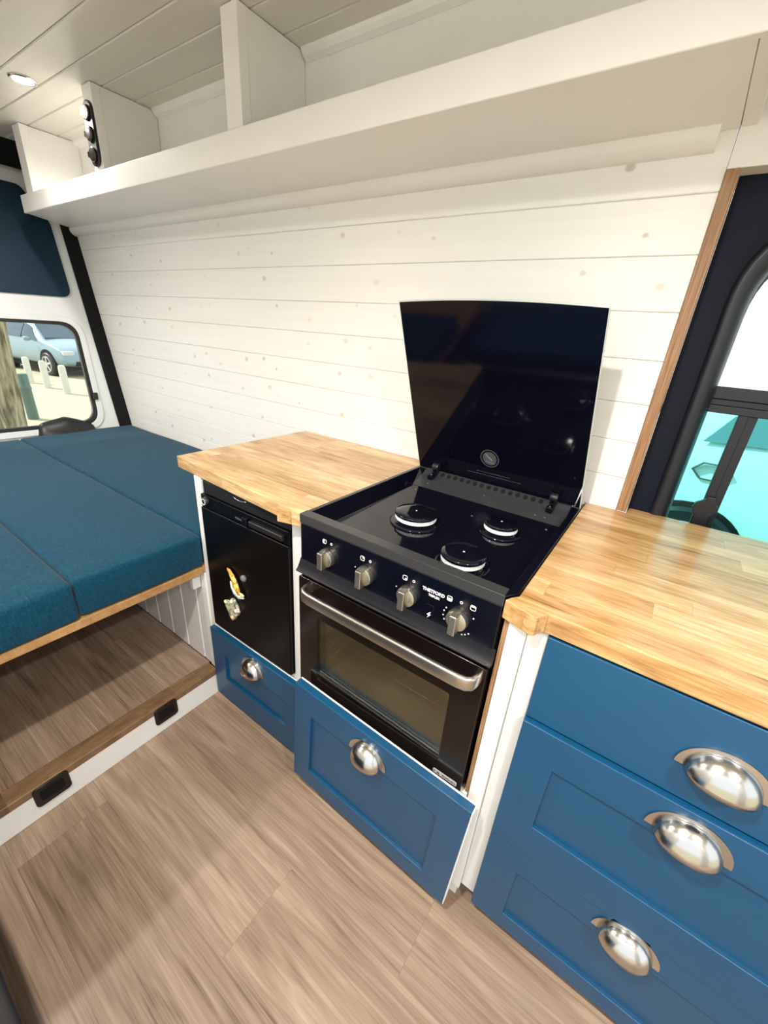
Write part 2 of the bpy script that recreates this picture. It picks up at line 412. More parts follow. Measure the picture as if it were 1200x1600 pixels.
# opposite side wall with the sliding door opening
bm = BM()
box(bm, -2.5, .35, OPP-.05, OPP, -.96, CZ); box(bm, 1.6, 2.3, OPP-.05, OPP, -.96, CZ); box(bm, .35, 1.6, OPP-.05, OPP, .9, CZ)
struct('wall_front', bm, M['wall'], 'white side wall opposite the kitchen with the sliding door opening', 'wall')
# outer skin below and beyond the kitchen wall
bm = BM(); box(bm, .58, 2.3, .72, .75, -.96, -.04); box(bm, 1.5, 2.3, .62, .75, -.96, CZ)
struct('wall_right', bm, M['navy'], 'dark van side below and beyond the side window', 'wall')

# oak strip at the end of the boards
struct('trim_1', box(BM(), .5535, .577, WY-.004, WY+.055, 0.0004, .727), M['oak_trim'], 'upright oak strip between white boards and window', 'trim', bevel=.0015)
# header above the side window
struct('trim_2', box(BM(), .5545, 1.5, WY-.002, WY+.14, .727, CZ), M['white'], 'white header panel above the side window', 'trim', bevel=.0015)

# quarter-round moulding under the overhead locker
def quarter(bm, x0, x1, yb, zt, r, dy=-1, dz=-1, n=8):
    pts = [(yb, zt)]+[(yb+dy*r*math.cos(a), zt+dz*r*math.sin(a)) for a in [math.pi/2*i/n for i in range(n+1)]]
    return prism(bm, pts, 'x', x0, x1)
bm = quarter(BM(), -2.355, .524, WY, .79, .034); o = struct('trim_3', bm, M['white'], 'white moulding under the overhead locker', 'trim'); autosmooth(o, 30)
# cove moulding inside the locker, one length per bay
for i, (a, b) in enumerate(((-1.335, -.606), (-.539, .575), (-2.05, -1.40))):
    bm = BM(); pts = [(.55, CZ), (.528, CZ), (.531, CZ-.008), (.538, CZ-.017), (.546, CZ-.022), (.55, CZ-.025)]
    prism(bm, pts, 'x', a, b)
    struct('trim_%d' % (4+i), bm, M['white'], ['white cove moulding in the middle locker bay', 'white cove moulding in the right locker bay', 'white cove moulding in the left locker bay'][i], 'trim')

# ------------------------------------------------------------------ overhead locker
lk = empty('overhead_locker', (-.8, .46, .79), 'long white open overhead locker above the kitchen wall', 'locker')
bm = BM(); prism(bm, [(-2.165, .322), (.5530, .302), (.5530, .599), (-2.36, .599)], 'z', .79, .802)
obj('shelf_board', bm, M['white'], lk, bevel=.0015)
bm = BM(); prism(bm, [(-2.168, .316), (.60, .296), (.60, .313), (-2.168, .333)], 'z', .788, .858)
obj('fascia', bm, M['white'], lk, bevel=.003)
bm = BM(); prism(bm, [(.5545, .302), (.580, .302), (.580, .599), (.5545, .599)], 'z', .7905, .802); obj('end_board', bm, M['white'], lk, bevel=.001)
obj('back_panel', box(BM(), -2.10, .578, .551, .556, .803, CZ-.001), M['white'], lk)
def divider(x0, x1, px0, px1, yf):
    bm = box(BM(), px0, px1, yf+.03, .55, .803, CZ-.002)
    d = obj('divider', bm, M['white'], lk, bevel=.001)
    obj('face_strip', box(BM(), x0, x1, yf, yf+.031, .858, CZ-.002), M['white'], d, bevel=.002)
divider(-.605, -.541, -.562, -.543, .3165)
divider(-1.402, -1.336, -1.358, -1.339, .3195)
divider(-2.105, -2.03, -2.062, -2.035, .325)

# triple socket panel on the divider edge
sp = empty('socket_panel', (-1.366, .317, .868), 'black rounded panel with three flap sockets on the locker divider', 'socket panel')
n = 10; pts = rrect(-1.398, -1.338, .870, 1.057, .029, 8)
obj('plate', prism(BM(), pts, 'y', .309, .319), M['black'], sp, bevel=.003)
for k in range(3):
    zc = .905+.058*k
    s = obj('socket', lathe(BM(), [(.022, .309), (.023, .305), (.021, .302), (.016, .3015), (.015, .306)], (-1.368, 0, zc), 'y', 24), M['bronze'], sp, smooth=True)
    bm = BM(); lathe(bm, [(.019, .305), (.0205, .3035), (.017, .3005), (.006, .2995)], (-1.371, 0, zc), 'y', 20)
    box(bm, -1.393, -1.387, .299, .309, zc-.008, zc+.008)
    autosmooth(obj('flap', bm, M['brown_black'], s), 35)

# ceiling downlights: the one in view and its row along the van
def downlight(x, y, label, power):
    d = empty('downlight', (x, y, CZ-.006), label, 'light', 'downlights in the boarded ceiling')
    autosmooth(obj('rim', lathe(BM(), [(.041, CZ), (.041, CZ-.003), (.037, CZ-.006), (.031, CZ-.005), (.030, CZ-.0005)], (x, y, 0), 'z', 40, cap=False), M['chrome'], d), 40)
    obj('lens', lathe(BM(), [(.030, CZ-.0045), (.02, CZ-.0052), (.001, CZ-.0055)], (x, y, 0), 'z', 32), M['lens'], d)
    l = bpy.data.lights.new('downlight_beam', 'SPOT'); l.energy = power; l.color = (1, .955, .885); l.spot_size = math.radians(165); l.spot_blend = .6; l.shadow_soft_size = .028
    lo = bpy.data.objects.new('downlight_beam', l); link(lo, d); lo.location = (0, 0, -.012)
    return d
downlight(-1.56, .205, 'lit round ceiling downlight near the rear doors', 20)
downlight(.30, -.78, 'lit ceiling downlight over the aisle beside the cooker', 88)
downlight(1.35, -.78, 'lit ceiling downlight over the kitchen drawers', 80)
downlight(-1.4, -.75, 'lit ceiling downlight above the far side of the bed', 60)

# ------------------------------------------------------------------ rear doors (they lean back with the pillar plane)
def rear(off, y, z): return (xrear(z)-off, y, z)
def rear_loop(pts, off): return [rear(off, p[0], p[1]) for p in pts]
def rear_ring(bm, outer, inner, o0, o1):
    n = len(outer)
    A, B = [bm.verts.new(p) for p in rear_loop(outer, o0)], [bm.verts.new(p) for p in rear_loop(outer, o1)]
    Cc, D = [bm.verts.new(p) for p in rear_loop(inner, o0)], [bm.verts.new(p) for p in rear_loop(inner, o1)]
    for i in range(n):
        j = (i+1) % n
        bm.faces.new((A[i], B[i], B[j], A[j])); bm.faces.new((Cc[i], Cc[j], D[j], D[i])); bm.faces.new((A[i], A[j], Cc[j], Cc[i])); bm.faces.new((B[i], D[i], D[j], B[j]))
    return bm
def rear_plate(bm, pts, o0, o1):
    A, B = [bm.verts.new(p) for p in rear_loop(pts, o0)], [bm.verts.new(p) for p in rear_loop(pts, o1)]
    n = len(pts); bm.faces.new(A); bm.faces.new(B[::-1])
    for i in range(n): bm.faces.new((A[i], B[i], B[(i+1) % n], A[(i+1) % n]))
    return bm
def rrect4(corners, r, n=6):
    """rounded quadrilateral: corners in order, radius per corner"""
    pts = []
    m = len(corners)
    for i in range(m):
        p0, p1, p2 = Vector(corners[i-1]), Vector(corners[i]), Vector(corners[(i+1) % m])
        rr = r[i] if isinstance(r, (list, tuple)) else r
        a = p1+(p0-p1).normalized()*rr; b = p1+(p2-p1).normalized()*rr
        for k in range(n+1):
            t = k/n; q = a*(1-t)**2+p1*2*t*(1-t)+b*t*t
            pts.append((q.x, q.y))
    return pts

def rear_door(name, mirror, label):
    s = (lambda y: y) if not mirror else (lambda y: -.56-y)
    W = lambda c: [(s(y), z) for y, z in c]
    win = W(rrect4([(-.22, .322), (.468, .322), (.435, -.215), (-.22, -.205)], [.03, .085, .085, .03], 8))
    win_in = W(rrect4([(-.206, .308), (.450, .306), (.418, -.196), (-.206, -.190)], [.026, .08, .08, .026], 8))
    outer = W(rrect4([(-.275, 1.0), (.535, 1.0), (.535, -.9), (-.275, -.9)], .004, 8))
    bm = rear_ring(BM(), outer, win, .012, .05)
    d = struct(name, bm, M['white_cool'], label, 'door')
    bm = rear_ring(BM(), W(rrect4([(-.245, .352), (.499, .352), (.466, -.245), (-.245, -.237)], [.04, .11, .11, .04], 8)), win, .004, .013)
    autosmooth(obj('window_surround', bm, M['white_cool'], d, bevel=.004), 40)
    obj('window_seal', rear_ring(BM(), win, win_in, .006, .03), M['rubber'], d)
    obj('window_pane', rear_plate(BM(), win_in, .018, .022), M['glass'], d)
    bm = rear_plate(BM(), W(rrect4([(-.24, .945), (.40, .945), (.488, .80), (.486, .447), (-.24, .436)], [.03, .02, .02, .05, .03], 8)), .0, .012)
    obj('padded_panel', bm, M['padded'], d, bevel=.005)
    bm = rear_plate(BM(), W([(.438, -.045), (.464, -.045), (.458, -.082), (.432, -.082)]), -.008, .008)
    obj('window_catch', bm, M['black'], d, bevel=.004)
    # dark plastic housing of the rear wiper motor
    bm = BM(); ny, nx = 22, 10; grid = []
    for i in range(ny+1):
        t = i/ny; yy = .125+.28*t
        hh = .088*min(1, (t/.10)**.5 if t > 0 else 0, ((1-t)/.06)**.5 if t < 1 else 0)*(.70+.6*t if t < .5 else 1.0-.62*((t-.5)/.5)**1.3)
        row = []
        for k in range(nx+1):
            a = math.pi/2*k/nx
            row.append(bm.verts.new(rear(-.055*math.sin(a)*(math.sin(math.pi*t)**.3 if 0 < t < 1 else 0)+.01, s(yy), -.248+hh*math.cos(a))))
        grid.append(row)
    for i in range(ny):
        for k in range(nx): bm.faces.new((grid[i][k], grid[i+1][k], grid[i+1][k+1], grid[i][k+1]))
    obj('wiper_housing', bm, M['black'], d, smooth=True)
    return d
rear_door('door_1', False, 'white right rear door with blue padded panel above its window')
rear_door('door_2', True, 'white left rear door, outside the view')

# black pillar carpet between the white boards and the rear door, and black header above the doors
bm = BM()
zz = [-.9, -.24, .3, .79, CZ]
A = [bm.verts.new((xrear(z)+.001, .5995, z)) for z in zz]; B = [bm.verts.new((xrear(z)-.008, .532, z)) for z in zz]; Cc = [bm.verts.new((xrear(z)-.06, .66, z)) for z in zz]
for i in range(4):
    bm.faces.new((A[i], A[i+1], B[i+1], B[i])); bm.faces.new((A[i], Cc[i], Cc[i+1], A[i+1])); bm.faces.new((B[i], B[i+1], Cc[i+1], Cc[i]))
bm.faces.new((A[0], B[0], Cc[0])); bm.faces.new((A[-1], Cc[-1], B[-1]))
struct('trim_7', bm, M['matt_black'], 'black pillar strip between white boards and rear door', 'trim')
bm = BM(); prism(bm, [(-2.33, CZ), (-2.428, 1.02), (-2.46, 1.02), (-2.47, CZ)], 'y', OPP, .6)
struct('trim_8', bm, M['matt_black'], 'black strip between the ceiling and the rear doors', 'trim')
bm = BM(); box(bm, -2.5, -2.47, OPP, .7, CZ-.15, CZ+.02); 
struct('wall_left', bm, M['white_cool'], 'van body above the rear doors', 'wall')

# ------------------------------------------------------------------ side window beside the worktop
bm = BM()
op_in = rrect4([(.650, -.05), (.650, .64), (1.42, .64), (1.42, -.05)], [.02, .15, .15, .02], 10)
op_mid = rrect4([(.662, -.045), (.662, .627), (1.40, .627), (1.40, -.045)], [.02, .145, .145, .02], 10)
outer = rrect4([(.5775, -.06), (.5775, .727), (1.5, .727), (1.5, -.06)], .003, 10)
n = len(outer)
rings = [[(p[0], .645, p[1]) for p in outer], [(p[0], .645, p[1]) for p in op_in], [(p[0], .655, p[1]) for p in op_mid], [(p[0], .672, p[1]) for p in op_mid],
         [(p[0], .672, p[1]) for p in rrect4([(.666, -.04), (.666, .622), (1.395, .622), (1.395, -.04)], [.02, .14, .14, .02], 10)],
         [(p[0], .72, p[1]) for p in rrect4([(.674, -.04), (.674, .612), (1.385, .612), (1.385, -.04)], [.02, .135, .135, .02], 10)],
         [(p[0], .72, p[1]) for p in outer]]
R = [[bm.verts.new(v) for v in r] for r in rings]
for a, b in zip(R, R[1:]+[R[0]]):
    for i in range(n): bm.faces.new((a[i], a[(i+1) % n], b[(i+1) % n], b[i]))
w1 = struct('window_1', bm, M['navy'], 'side window in dark navy trim beside the worktop', 'window', bevel=.004)
LP_ = []
for (x_, t_, yb_, r_) in ((.628, .662, .6445, .17), (.632, .658, .637, .166), (.642, .648, .634, .156), (.653, .637, .639, .148), (.664, .626, .655, .138), (.671, .619, .68, .131), (.673, .617, .718, .129)):
    LP_.append([(p[0], yb_, p[1]) for p in rrect4([(x_, -.05), (x_, t_), (2.06-x_, t_), (2.06-x_, -.05)], [.02, r_, r_, .02], 10)])
bm = BM(); R = [[bm.verts.new(v) for v in r] for r in LP_]
for a, b in zip(R, R[1:]):
    for i in range(n): bm.faces.new((a[i], a[(i+1) % n], b[(i+1) % n], b[i]))
obj('window_bezel', bm, M['bezel'], w1, smooth=True)
obj('upper_pane', box(BM(), .66, 1.40, .712, .716, .30, .63), M['glass'], w1)
bm = BM(); box(bm, .66, 1.40, .694, .714, .300, .328); box(bm, .66, 1.40, .70, .714, .285, .300); box(bm, .66, 1.40, .690, .714, .268, .286)
obj('slider_rail', bm, M['bezel'], w1, bevel=.002)
bm = BM(); box(bm, .733, .752, .694, .714, -.04, .27); box(bm, .750, .770, .699, .716, -.04, .27)
obj('slider_stile', bm, M['bezel'], w1, bevel=.002)
obj('sliding_pane', box(BM(), .66, .734, .705, .709, -.04, .27), M['teal_glass'], w1)
obj('sliding_pane', box(BM(), .768, 1.40, .708, .712, -.04, .27), M['teal_glass'], w1)
bm = BM(); prism(bm, [(.722, -.04), (.722, .012), (.714, .03), (.718, .044), (.734, .056), (.738, .066), (.756, .066), (.758, .054), (.766, .042), (.768, .03), (.757, .012), (.757, -.04)], 'y', .682, .697)
obj('slider_catch', bm, M['black'], w1, bevel=.003)

# ------------------------------------------------------------------ cup handle, drawers
def cup_bm(x, yf, zb, hw=.044, hz=.044, d=.034):
    """cup pull: flange half-ring on the drawer face and quarter-round cup open below; yf is the face"""
    bm = BM(); n, m = 28, 10
    # cup: half ellipsoid, widest at the open lower edge
    g = []
    for i in range(n+1):
        a = math.pi*i/n; row = []
        for k in range(m+1):
            t = k/m*math.pi/2
            # sweep the semicircle outline from the face (t=0) forward and down to the lip (t=90deg)
            row.append(bm.verts.new((x+hw*math.cos(a), yf-.001-d*math.sin(a)**.8*math.sin(t) if math.sin(a) > 0 else yf-.001, zb+hz*math.sin(a)*math.cos(t))))
        g.append(row)
    for i in range(n):
        for k in range(m): bm.faces.new((g[i][k], g[i+1][k], g[i+1][k+1], g[i][k+1]))
    # flange
    outer = [(x+(hw+.011)*math.cos(math.pi*i/n), zb+(hz+.0085)*math.sin(math.pi*i/n)) for i in range(n+1)]
    inner = [(x+(hw-.002)*math.cos(math.pi*i/n), zb+(hz-.002)*math.sin(math.pi*i/n)) for i in range(n+1)]
    lo = [[bm.verts.new((p[0], yy, p[1])) for p in L] for L in (outer, inner) for yy in (yf, yf-.0025)]
    o0, o1, i0, i1 = lo
    for i in range(n):
        bm.faces.new((o1[i], o1[i+1], i1[i+1], i1[i])); bm.faces.new((o0[i], o1[i], o1[i+1], o0[i+1])); bm.faces.new((i0[i], i0[i+1], i1[i+1], i1[i])); bm.faces.new((o0[i], o0[i+1], i0[i+1], i0[i]))
    for i in (0, n): bm.faces.new((o0[i], o1[i], i1[i], i0[i]))
    bmesh.ops.remove_doubles(bm, verts=bm.verts[:], dist=.0002)
    return bm

def drawer(parent, x0, x1, z0, z1, yf, th=.02, rail=None, rec=.008, handle=None, edge=None, boxdepth=.3, pose=None):
    """shaker or slab front, its handle, and the drawer box behind it"""
    bm = BM()
    if rail is None: box(bm, x0, x1, yf, yf+th, z0, z1)
    else:
        a0, a1, b0, b1 = rail
        prism_o = [(x0, z0), (x1, z0), (x1, z1), (x0, z1)]; prism_i = [(a0, b0), (a1, b0), (a1, b1), (a0, b1)]
        ring_prism(bm, prism_o, prism_i, 'y', yf, yf+th)
    d = obj('drawer_front', bm, M['blue'], parent, bevel=.0018, pose=pose)
    if rail is not None: obj('recessed_panel', box(BM(), a0-.003, a1+.003, yf+rec, yf+th-.002, b0-.003, b1+.003), M['blue'], d, pose=pose)
    if edge: obj('bare_edge', box(BM(), x1, x1+.0025, yf+.002, yf+th, z0+.002, z1-.002), M['white'], d, pose=pose)
    obj('back_face', box(BM(), x0+.001, x1-.001, yf+th, yf+th+.004, z0+.001, z1-.0005), M['white'], d, pose=pose)
    obj('drawer_box', box(BM(), x0+.03, x1-.03, yf+th+.004, yf+th+boxdepth, z0+.03, min(z1-.03, -.05) if z1 > -.4 else min(z1-.03, -.545)), M['white'], d, pose=pose)
    if handle:
        h = obj('cup_handle', cup_bm(handle[0], yf, handle[1], *handle[2:]), M['chrome'], d, pose=pose)
        autosmooth(h, 50); sm = h.modifiers.new('thickness', 'SOLIDIFY'); sm.thickness = .0009; sm.offset = 1
    return d

# ------------------------------------------------------------------ fridge cabinet
fc = empty('fridge_cabinet', (-.28, .3, -.9), 'white cabinet around the fridge with a blue drawer below', 'cabinet')
obj('side_panel', box(BM(), -.503, -.486, .062, .598, -.9, -.036), M['white'], fc)
obj('stile', box(BM(), -.505, -.470, .04, .062, -.9, -.036), M['white'], fc, bevel=.0015)
obj('stile', box(BM(), -.088, -.021, .04, .062, -.9, -.036), M['white'], fc, bevel=.0015)
obj('rail', box(BM(), -.470, -.088, .0425, .066, -.590, -.561), M['white'], fc, bevel=.0015)
obj('shade_plinth', box(BM(), -.470, -.03, .085, .10, -.9, -.80), M['nosing'], fc)  # dark brown stands in for the shadowed floor under the drawer
drawer(fc, -.478, -.055, -.868, -.570, .016, .018, (-.412, -.116, -.768, -.662), .008, (-.256, -.632, .041, .044, .034))

# left worktop
bm = BM(); prism(bm, [(-.6, .048), (-.30, .026), (-.098, .012), (-.09, .004), (-.086, -.008), (-.045, .003), (-.022, .008), (-.0195, .03), (-.0195, .535), (-.0195, .599), (-.6, .599)], 'z', -.036, 0)
tag(obj('worktop', bm, M['oak'], bevel=.002), 'short oak stave worktop above the fridge', 'worktop')

# ------------------------------------------------------------------ fridge
fr = empty('fridge', (-.28, .3, -.56), 'black built-in fridge with magnets on its door', 'fridge')
obj('body', box(BM(), -.468, -.09, .05, .55, -.56, -.038), M['matt_black'], fr, bevel=.002)
dr = obj('door', box(BM(), -.466, -.092, .028, .05, -.556, -.122), M['fridge_black'], fr, bevel=.004)
bm = BM(); box(bm, -.466, -.092, .032, .05, -.121, -.082)
cp = obj('control_strip', bm, M['fridge_black'], fr, bevel=.002)
obj('top_strip', box(BM(), -.458, -.092, .038, .052, -.080, -.04), M['black'], fr, bevel=.002)
k = obj('thermostat_knob', lathe(BM(), [(.014, .032), (.0135, .024), (.011, .021)], (-.437, 0, -.098), 'y', 24), M['black'], fr, bevel=.001)
obj('knob_mark', lathe(BM(), [(.0098, .0212), (.0098, .0202), (.0075, .0202), (.0075, .0212)], (-.437, 0, -.098), 'y', 20, cap=False), M['print'], k)
bm = BM(); tube(bm, [(-.312+.0095*i, .0365-.0015, -.049-.006*(1-((i-3)/3)**2)+.0) for i in range(7)], .0013, 8)
obj('bright_clip', bm, M['chrome'], fr, smooth=True)
bm = BM(); box(bm, -.235, -.105, .020, .033, -.110, -.094)
obj('latch_handle', bm, M['black'], fr, bevel=.003)
obj('door_label', box(BM(), -.305, -.27, .0314, .0325, -.112, -.106), M['print_grey'], fr)
obj('latch_catch', box(BM(), -.265, -.245, .022, .033, -.114, -.092), M['gloss_black'], fr, bevel=.002)

# fridge magnets
def blob(bm, path, radii, ysc=.45, n=10):
    rings = []
    path = [Vector(p) for p in path]
    for i, (p, r) in enumerate(zip(path, radii)):
        t = (path[min(i+1, len(path)-1)]-path[max(i-1, 0)]).normalized(); s = Vector((0, -1, 0)); w = t.cross(s).normalized()
        rings.append([bm.verts.new(p+w*r*math.cos(2*math.pi*j/n)+s*r*ysc*math.sin(2*math.pi*j/n)) for j in range(n)])
    for a, b in zip(rings, rings[1:]):
        for j in range(n): bm.faces.new((a[j], a[(j+1) % n], b[(j+1) % n], b[j]))
    bm.faces.new(rings[0][::-1]); bm.faces.new(rings[-1])
    return bm
def blotch(name, cols, scale):
    m, nt, b = new_mat(name)
    geo = nt.nodes.new('ShaderNodeNewGeometry'); vo = nt.nodes.new('ShaderNodeTexNoise'); vo.inputs['Scale'].default_value = scale; vo.inputs['Detail'].default_value = 1
    nt.links.new(geo.outputs['Position'], vo.inputs['Vector'])
    cr = nt.nodes.new('ShaderNodeValToRGB'); nt.links.new(vo.outputs['Fac'], cr.inputs[0]); cr.color_ramp.interpolation = 'CONSTANT'
    e = cr.color_ramp.elements; e[0].position = 0; e[0].color = rgb(cols[0]); e[1].position = .42; e[1].color = rgb(cols[1])
    for i, c in enumerate(cols[2:]): x = e.new(.47+.05*i); x.color = rgb(c)
    nt.links.new(cr.outputs[0], b.inputs['Base Color']); b.inputs['Roughness'].default_value = .3
    return m
m1 = empty('fridge_magnet', (-.325, .027, -.385), 'yellow and orange curved magnet on a white base, upper on fridge door', 'magnet', 'magnets on the fridge door')
obj('figure', blob(BM(), [(-0.353, .022, -0.290), (-0.341, .021, -0.294), (-0.327, .019, -0.305), (-0.315, .018, -0.322), (-0.307, .018, -0.342), (-0.303, .020, -0.360)], [.004, .008, .011, .012, .012, .008]), blotch('yellow orange glaze', [(.75, .30, .03), (.80, .50, .04), (.55, .14, .03), (.85, .68, .15)], 60), m1, smooth=True)
obj('base', blob(BM(), [(-0.341, .022, -0.330), (-0.337, .021, -0.348), (-0.325, .021, -0.364), (-0.305, .021, -0.370), (-0.283, .022, -0.364)], [.004, .006, .008, .008, .004]), plain('pale glaze', (.65, .66, .60), .3), m1, smooth=True)
obj('flower', blob(BM(), [(-0.301, .02, -0.354), (-0.290, .019, -0.356), (-0.281, .021, -0.358)], [.004, .008, .005]), plain('cream glaze', (.80, .70, .35), .3), m1, smooth=True)
m2 = empty('fridge_magnet', (-.35, .027, -.49), 'multicoloured lumpy souvenir magnet, lower on fridge door', 'magnet', 'magnets on the fridge door')
pb = BM()
prism(pb, [(-.345+(px_+.345)*.9, -.440+(pz_+.452)*.88) for px_, pz_ in [(-.383, -.425), (-.37, -.42), (-.362, -.428), (-.355, -.412), (-.345, -.400), (-.332, -.398), (-.322, -.408), (-.312, -.425), (-.306, -.445), (-.313, -.458), (-.325, -.468), (-.333, -.484), (-.348, -.497), (-.36, -.488), (-.37, -.468), (-.382, -.445)]], 'y', .018, .0275)
obj('plaque', pb, blotch('painted resin', [(.10, .18, .12), (.72, .70, .50), (.30, .06, .07), (.75, .74, .66), (.12, .22, .26), (.70, .55, .15)], 75), m2, bevel=.003)
for (a, c, r, cc) in ((-.370, -.416, .007, (.62, .66, .30)), (-.34, -.402, .007, (.70, .72, .45)), (-.321, -.428, .007, (.7, .66, .6)), (-.342, -.462, .007, (.68, .5, .2))):
    obj('painted_lump', lathe(BM(), [(r, .018), (r*.8, .014), (r*.3, .012)], (a, 0, c), 'y', 14), plain('lump glaze', cc, .35), m2, smooth=True)
tag(obj('fridge_magnet', lathe(BM(), [(.010, .0275), (.0105, .022), (.008, .018), (.003, .0165)], (-.279, 0, -.294), 'y', 20), plain('grey glass', (.16, .15, .16), .15), smooth=True), 'small round grey magnet right of the yellow one', 'magnet', 'magnets on the fridge door')

# ------------------------------------------------------------------ oven cabinet with the pulled-out drawer
oc = empty('oven_cabinet', (.25, .3, -.9), 'white cabinet holding the cooker above a pulled-out blue drawer', 'cabinet')
obj('rail', box(BM(), -.019, .476, .0, .02, -.540, -.503), M['white'], oc, bevel=.0015)
obj('stile', box(BM(), .4785, .508, .0, .02, -.83, -.037), M['white'], oc, bevel=.0015)
obj('oak_infill', box(BM(), .4695, .4780, .004, .03, -.50, -.037), M['oak_trim'], oc)
obj('side_panel', box(BM(), -.0205, -.012, .062, .59, -.9, -.3), M['white'], oc)
obj('side_panel', box(BM(), .4785, .50, .02, .59, -.9, -.037), M['white'], oc)
obj('shade_plinth', box(BM(), .0, .5, .085, .10, -.9, -.80), M['nosing'], oc)  # brown colour stands for the shadow below the pulled-out drawer
drawer(oc, .010, .506, -.810, -.446, -.05, .02, (.068, .441, -.752, -.532), .008, (.252, -.518, .042, .044, .034), edge=True, boxdepth=.45, pose=Matrix.Translation((.009, 0, -.445)) @ Matrix.Rotation(math.radians(2.5), 4, 'Y') @ Matrix.Translation((-.01, 0, .443)))

# ------------------------------------------------------------------ drawer cabinet on the right
dc = empty('drawer_cabinet', (.82, .3, -.9), 'white cabinet with three blue drawers under the long worktop', 'cabinet')
obj('stile', box(BM(), .5085, .541, .012, .03, -.825, -.037), M['clad'], dc, bevel=.0015)
obj('carcass', box(BM(), .5125, 1.10, .34, .595, -.84, -.04), M['white'], dc)
obj('side_panel', box(BM(), .5125, .53, .032, .34, -.84, -.04), M['white'], dc)
obj('shade_plinth', box(BM(), .512, 1.6, .07, .085, -.9, -.84), M['nosing'], dc)  # dark strip, shade beneath the drawers put into its colour
drawer(dc, .5415, 1.085, -.2185, -.0425, .0055, .02, None, handle=(.803, -.152))
drawer(dc, .5415, 1.085, -.553, -.2225, -.004, .02, (.609, 1.018, -.464, -.301), .008, (.803, -.284))
drawer(dc, .5415, 1.085, -.838, -.557, -.001, .02, (.611, 1.016, -.787, -.626), .008, (.806, -.603))
bm = BM(); prism(bm, [(.4645, -.003), (.49, -.011), (.515, -.019), (.522, -.017), (.526, -.008), (.531, .001), (.541, .005), (.70, .003), (1.6, .001), (1.6, .644), (.585, .644), (.580, .640), (.580, .597), (.4795, .597), (.4795, .022), (.4785, .020), (.4712, .011)], 'z', -.037, 0)
tag(obj('worktop', bm, M['oak'], bevel=.002), 'long oak stave worktop beside the side window', 'worktop')

# ------------------------------------------------------------------ cooker
ck = empty('cooker', (.23, .27, -.50), 'black built-in gas cooker with raised glass lid and oven below', 'cooker')
# hob: raised rim, sunken pan, sloping back upstand
bm = BM()
X0, X1, Y0, Y1 = -.018, .478, .0, .548
xi0, xi1, yi0 = -.007, .462, .026
def V(*c): return bm.verts.new(c)
zt = .003; zp = -.030
o = [V(X0, Y0, zt), V(X1-.016, Y0, zt), V(X1, .024, zt), V(X1, Y1, zt), V(X0, Y1, zt)]
ob = [V(X0, Y0, -.016), V(X1-.016, Y0, -.016), V(X1, .024, -.016), V(X1, Y1, -.03), V(X0, Y1, -.03)]
i_ = [V(xi0, yi0, zt), V(xi1, yi0, zt), V(xi1, .515, zt), V(xi0, .515, zt)]
p_ = [V(xi0+.027, yi0+.010, zp), V(xi1-.008, yi0+.010, zp), V(xi1-.008, .430, zp), V(xi0+.027, .430, zp)]
s_ = [V(xi0+.004, .500, -.007), V(xi1-.003, .500, -.007)]
F = bm.faces.new
F((o[0], o[1], i_[1], i_[0])); F((o[1], o[2], i_[1])); F((o[2], o[3], i_[2], i_[1])); F((o[3], o[4], i_[3], i_[2])); F((o[4], o[0], i_[0], i_[3]))
for a in range(5): F((o[a], ob[a], ob[(a+1) % 5], o[(a+1) % 5]))
F((i_[0], i_[1], p_[1], p_[0])); F((i_[1], i_[2], s_[1], p_[2], p_[1])); F((i_[3], i_[0], p_[0], p_[3], s_[0]))
F((p_[0], p_[1], p_[2], p_[3])); F((p_[3], p_[2], s_[1], s_[0])); F((s_[0], s_[1], i_[2], i_[3]))
hob = obj('hob', bm, M['gloss_black'], ck, bevel=.0015)
obj('front_rim', box(BM(), -.0165, .4612, .0003, .0245, .0026, .0046), M['grey_enamel'], hob)
bm = BM(); prism(bm, [(.436, -.0275), (.500, -.0055), (.515, .0045), (.546, .0045), (.546, .0035), (.5152, .0035), (.5005, -.0068), (.4365, -.029)], 'x', xi0+.024, xi1-.006)
ups = obj('back_upstand', bm, M['rear_enamel'], hob)
bm = BM()
for k in range(15):
    xc = .080+.0215*k
    t = Vector((0, .015, .010)).normalized(); nn = Vector((0, -.55, .835)); c = Vector((xc, .5075, -.0003))+nn*.0004
    vs = [bm.verts.new(c+Vector((1, 0, 0))*.0068*math.cos(a)+t*.0078*math.sin(a)+nn*.0004) for a in [2*math.pi*i/16 for i in range(16)]]
    bm.faces.new(vs)
    vs2 = [bm.verts.new(v.co-nn*.001) for v in vs]
    for i in range(16): bm.faces.new((vs[i], vs[(i+1) % 16], vs2[(i+1) % 16], vs2[i]))
obj('vent_holes', bm, M['matt_black'], hob)
for (x, y, z) in ((.235, .47, -.0145), (.41, .452, -.021), (.385, .452, -.021), (.06, .455, -.02), (.43, .40, -.030), (.045, .41, -.030), (.345, .24, -.030), (.255, .345, -.030)):
    obj('screw', lathe(BM(), [(.0028, z), (.0026, z+.001), (.001, z+.0016)], (x, y, 0), 'z', 10), M['steel'], hob, smooth=True)

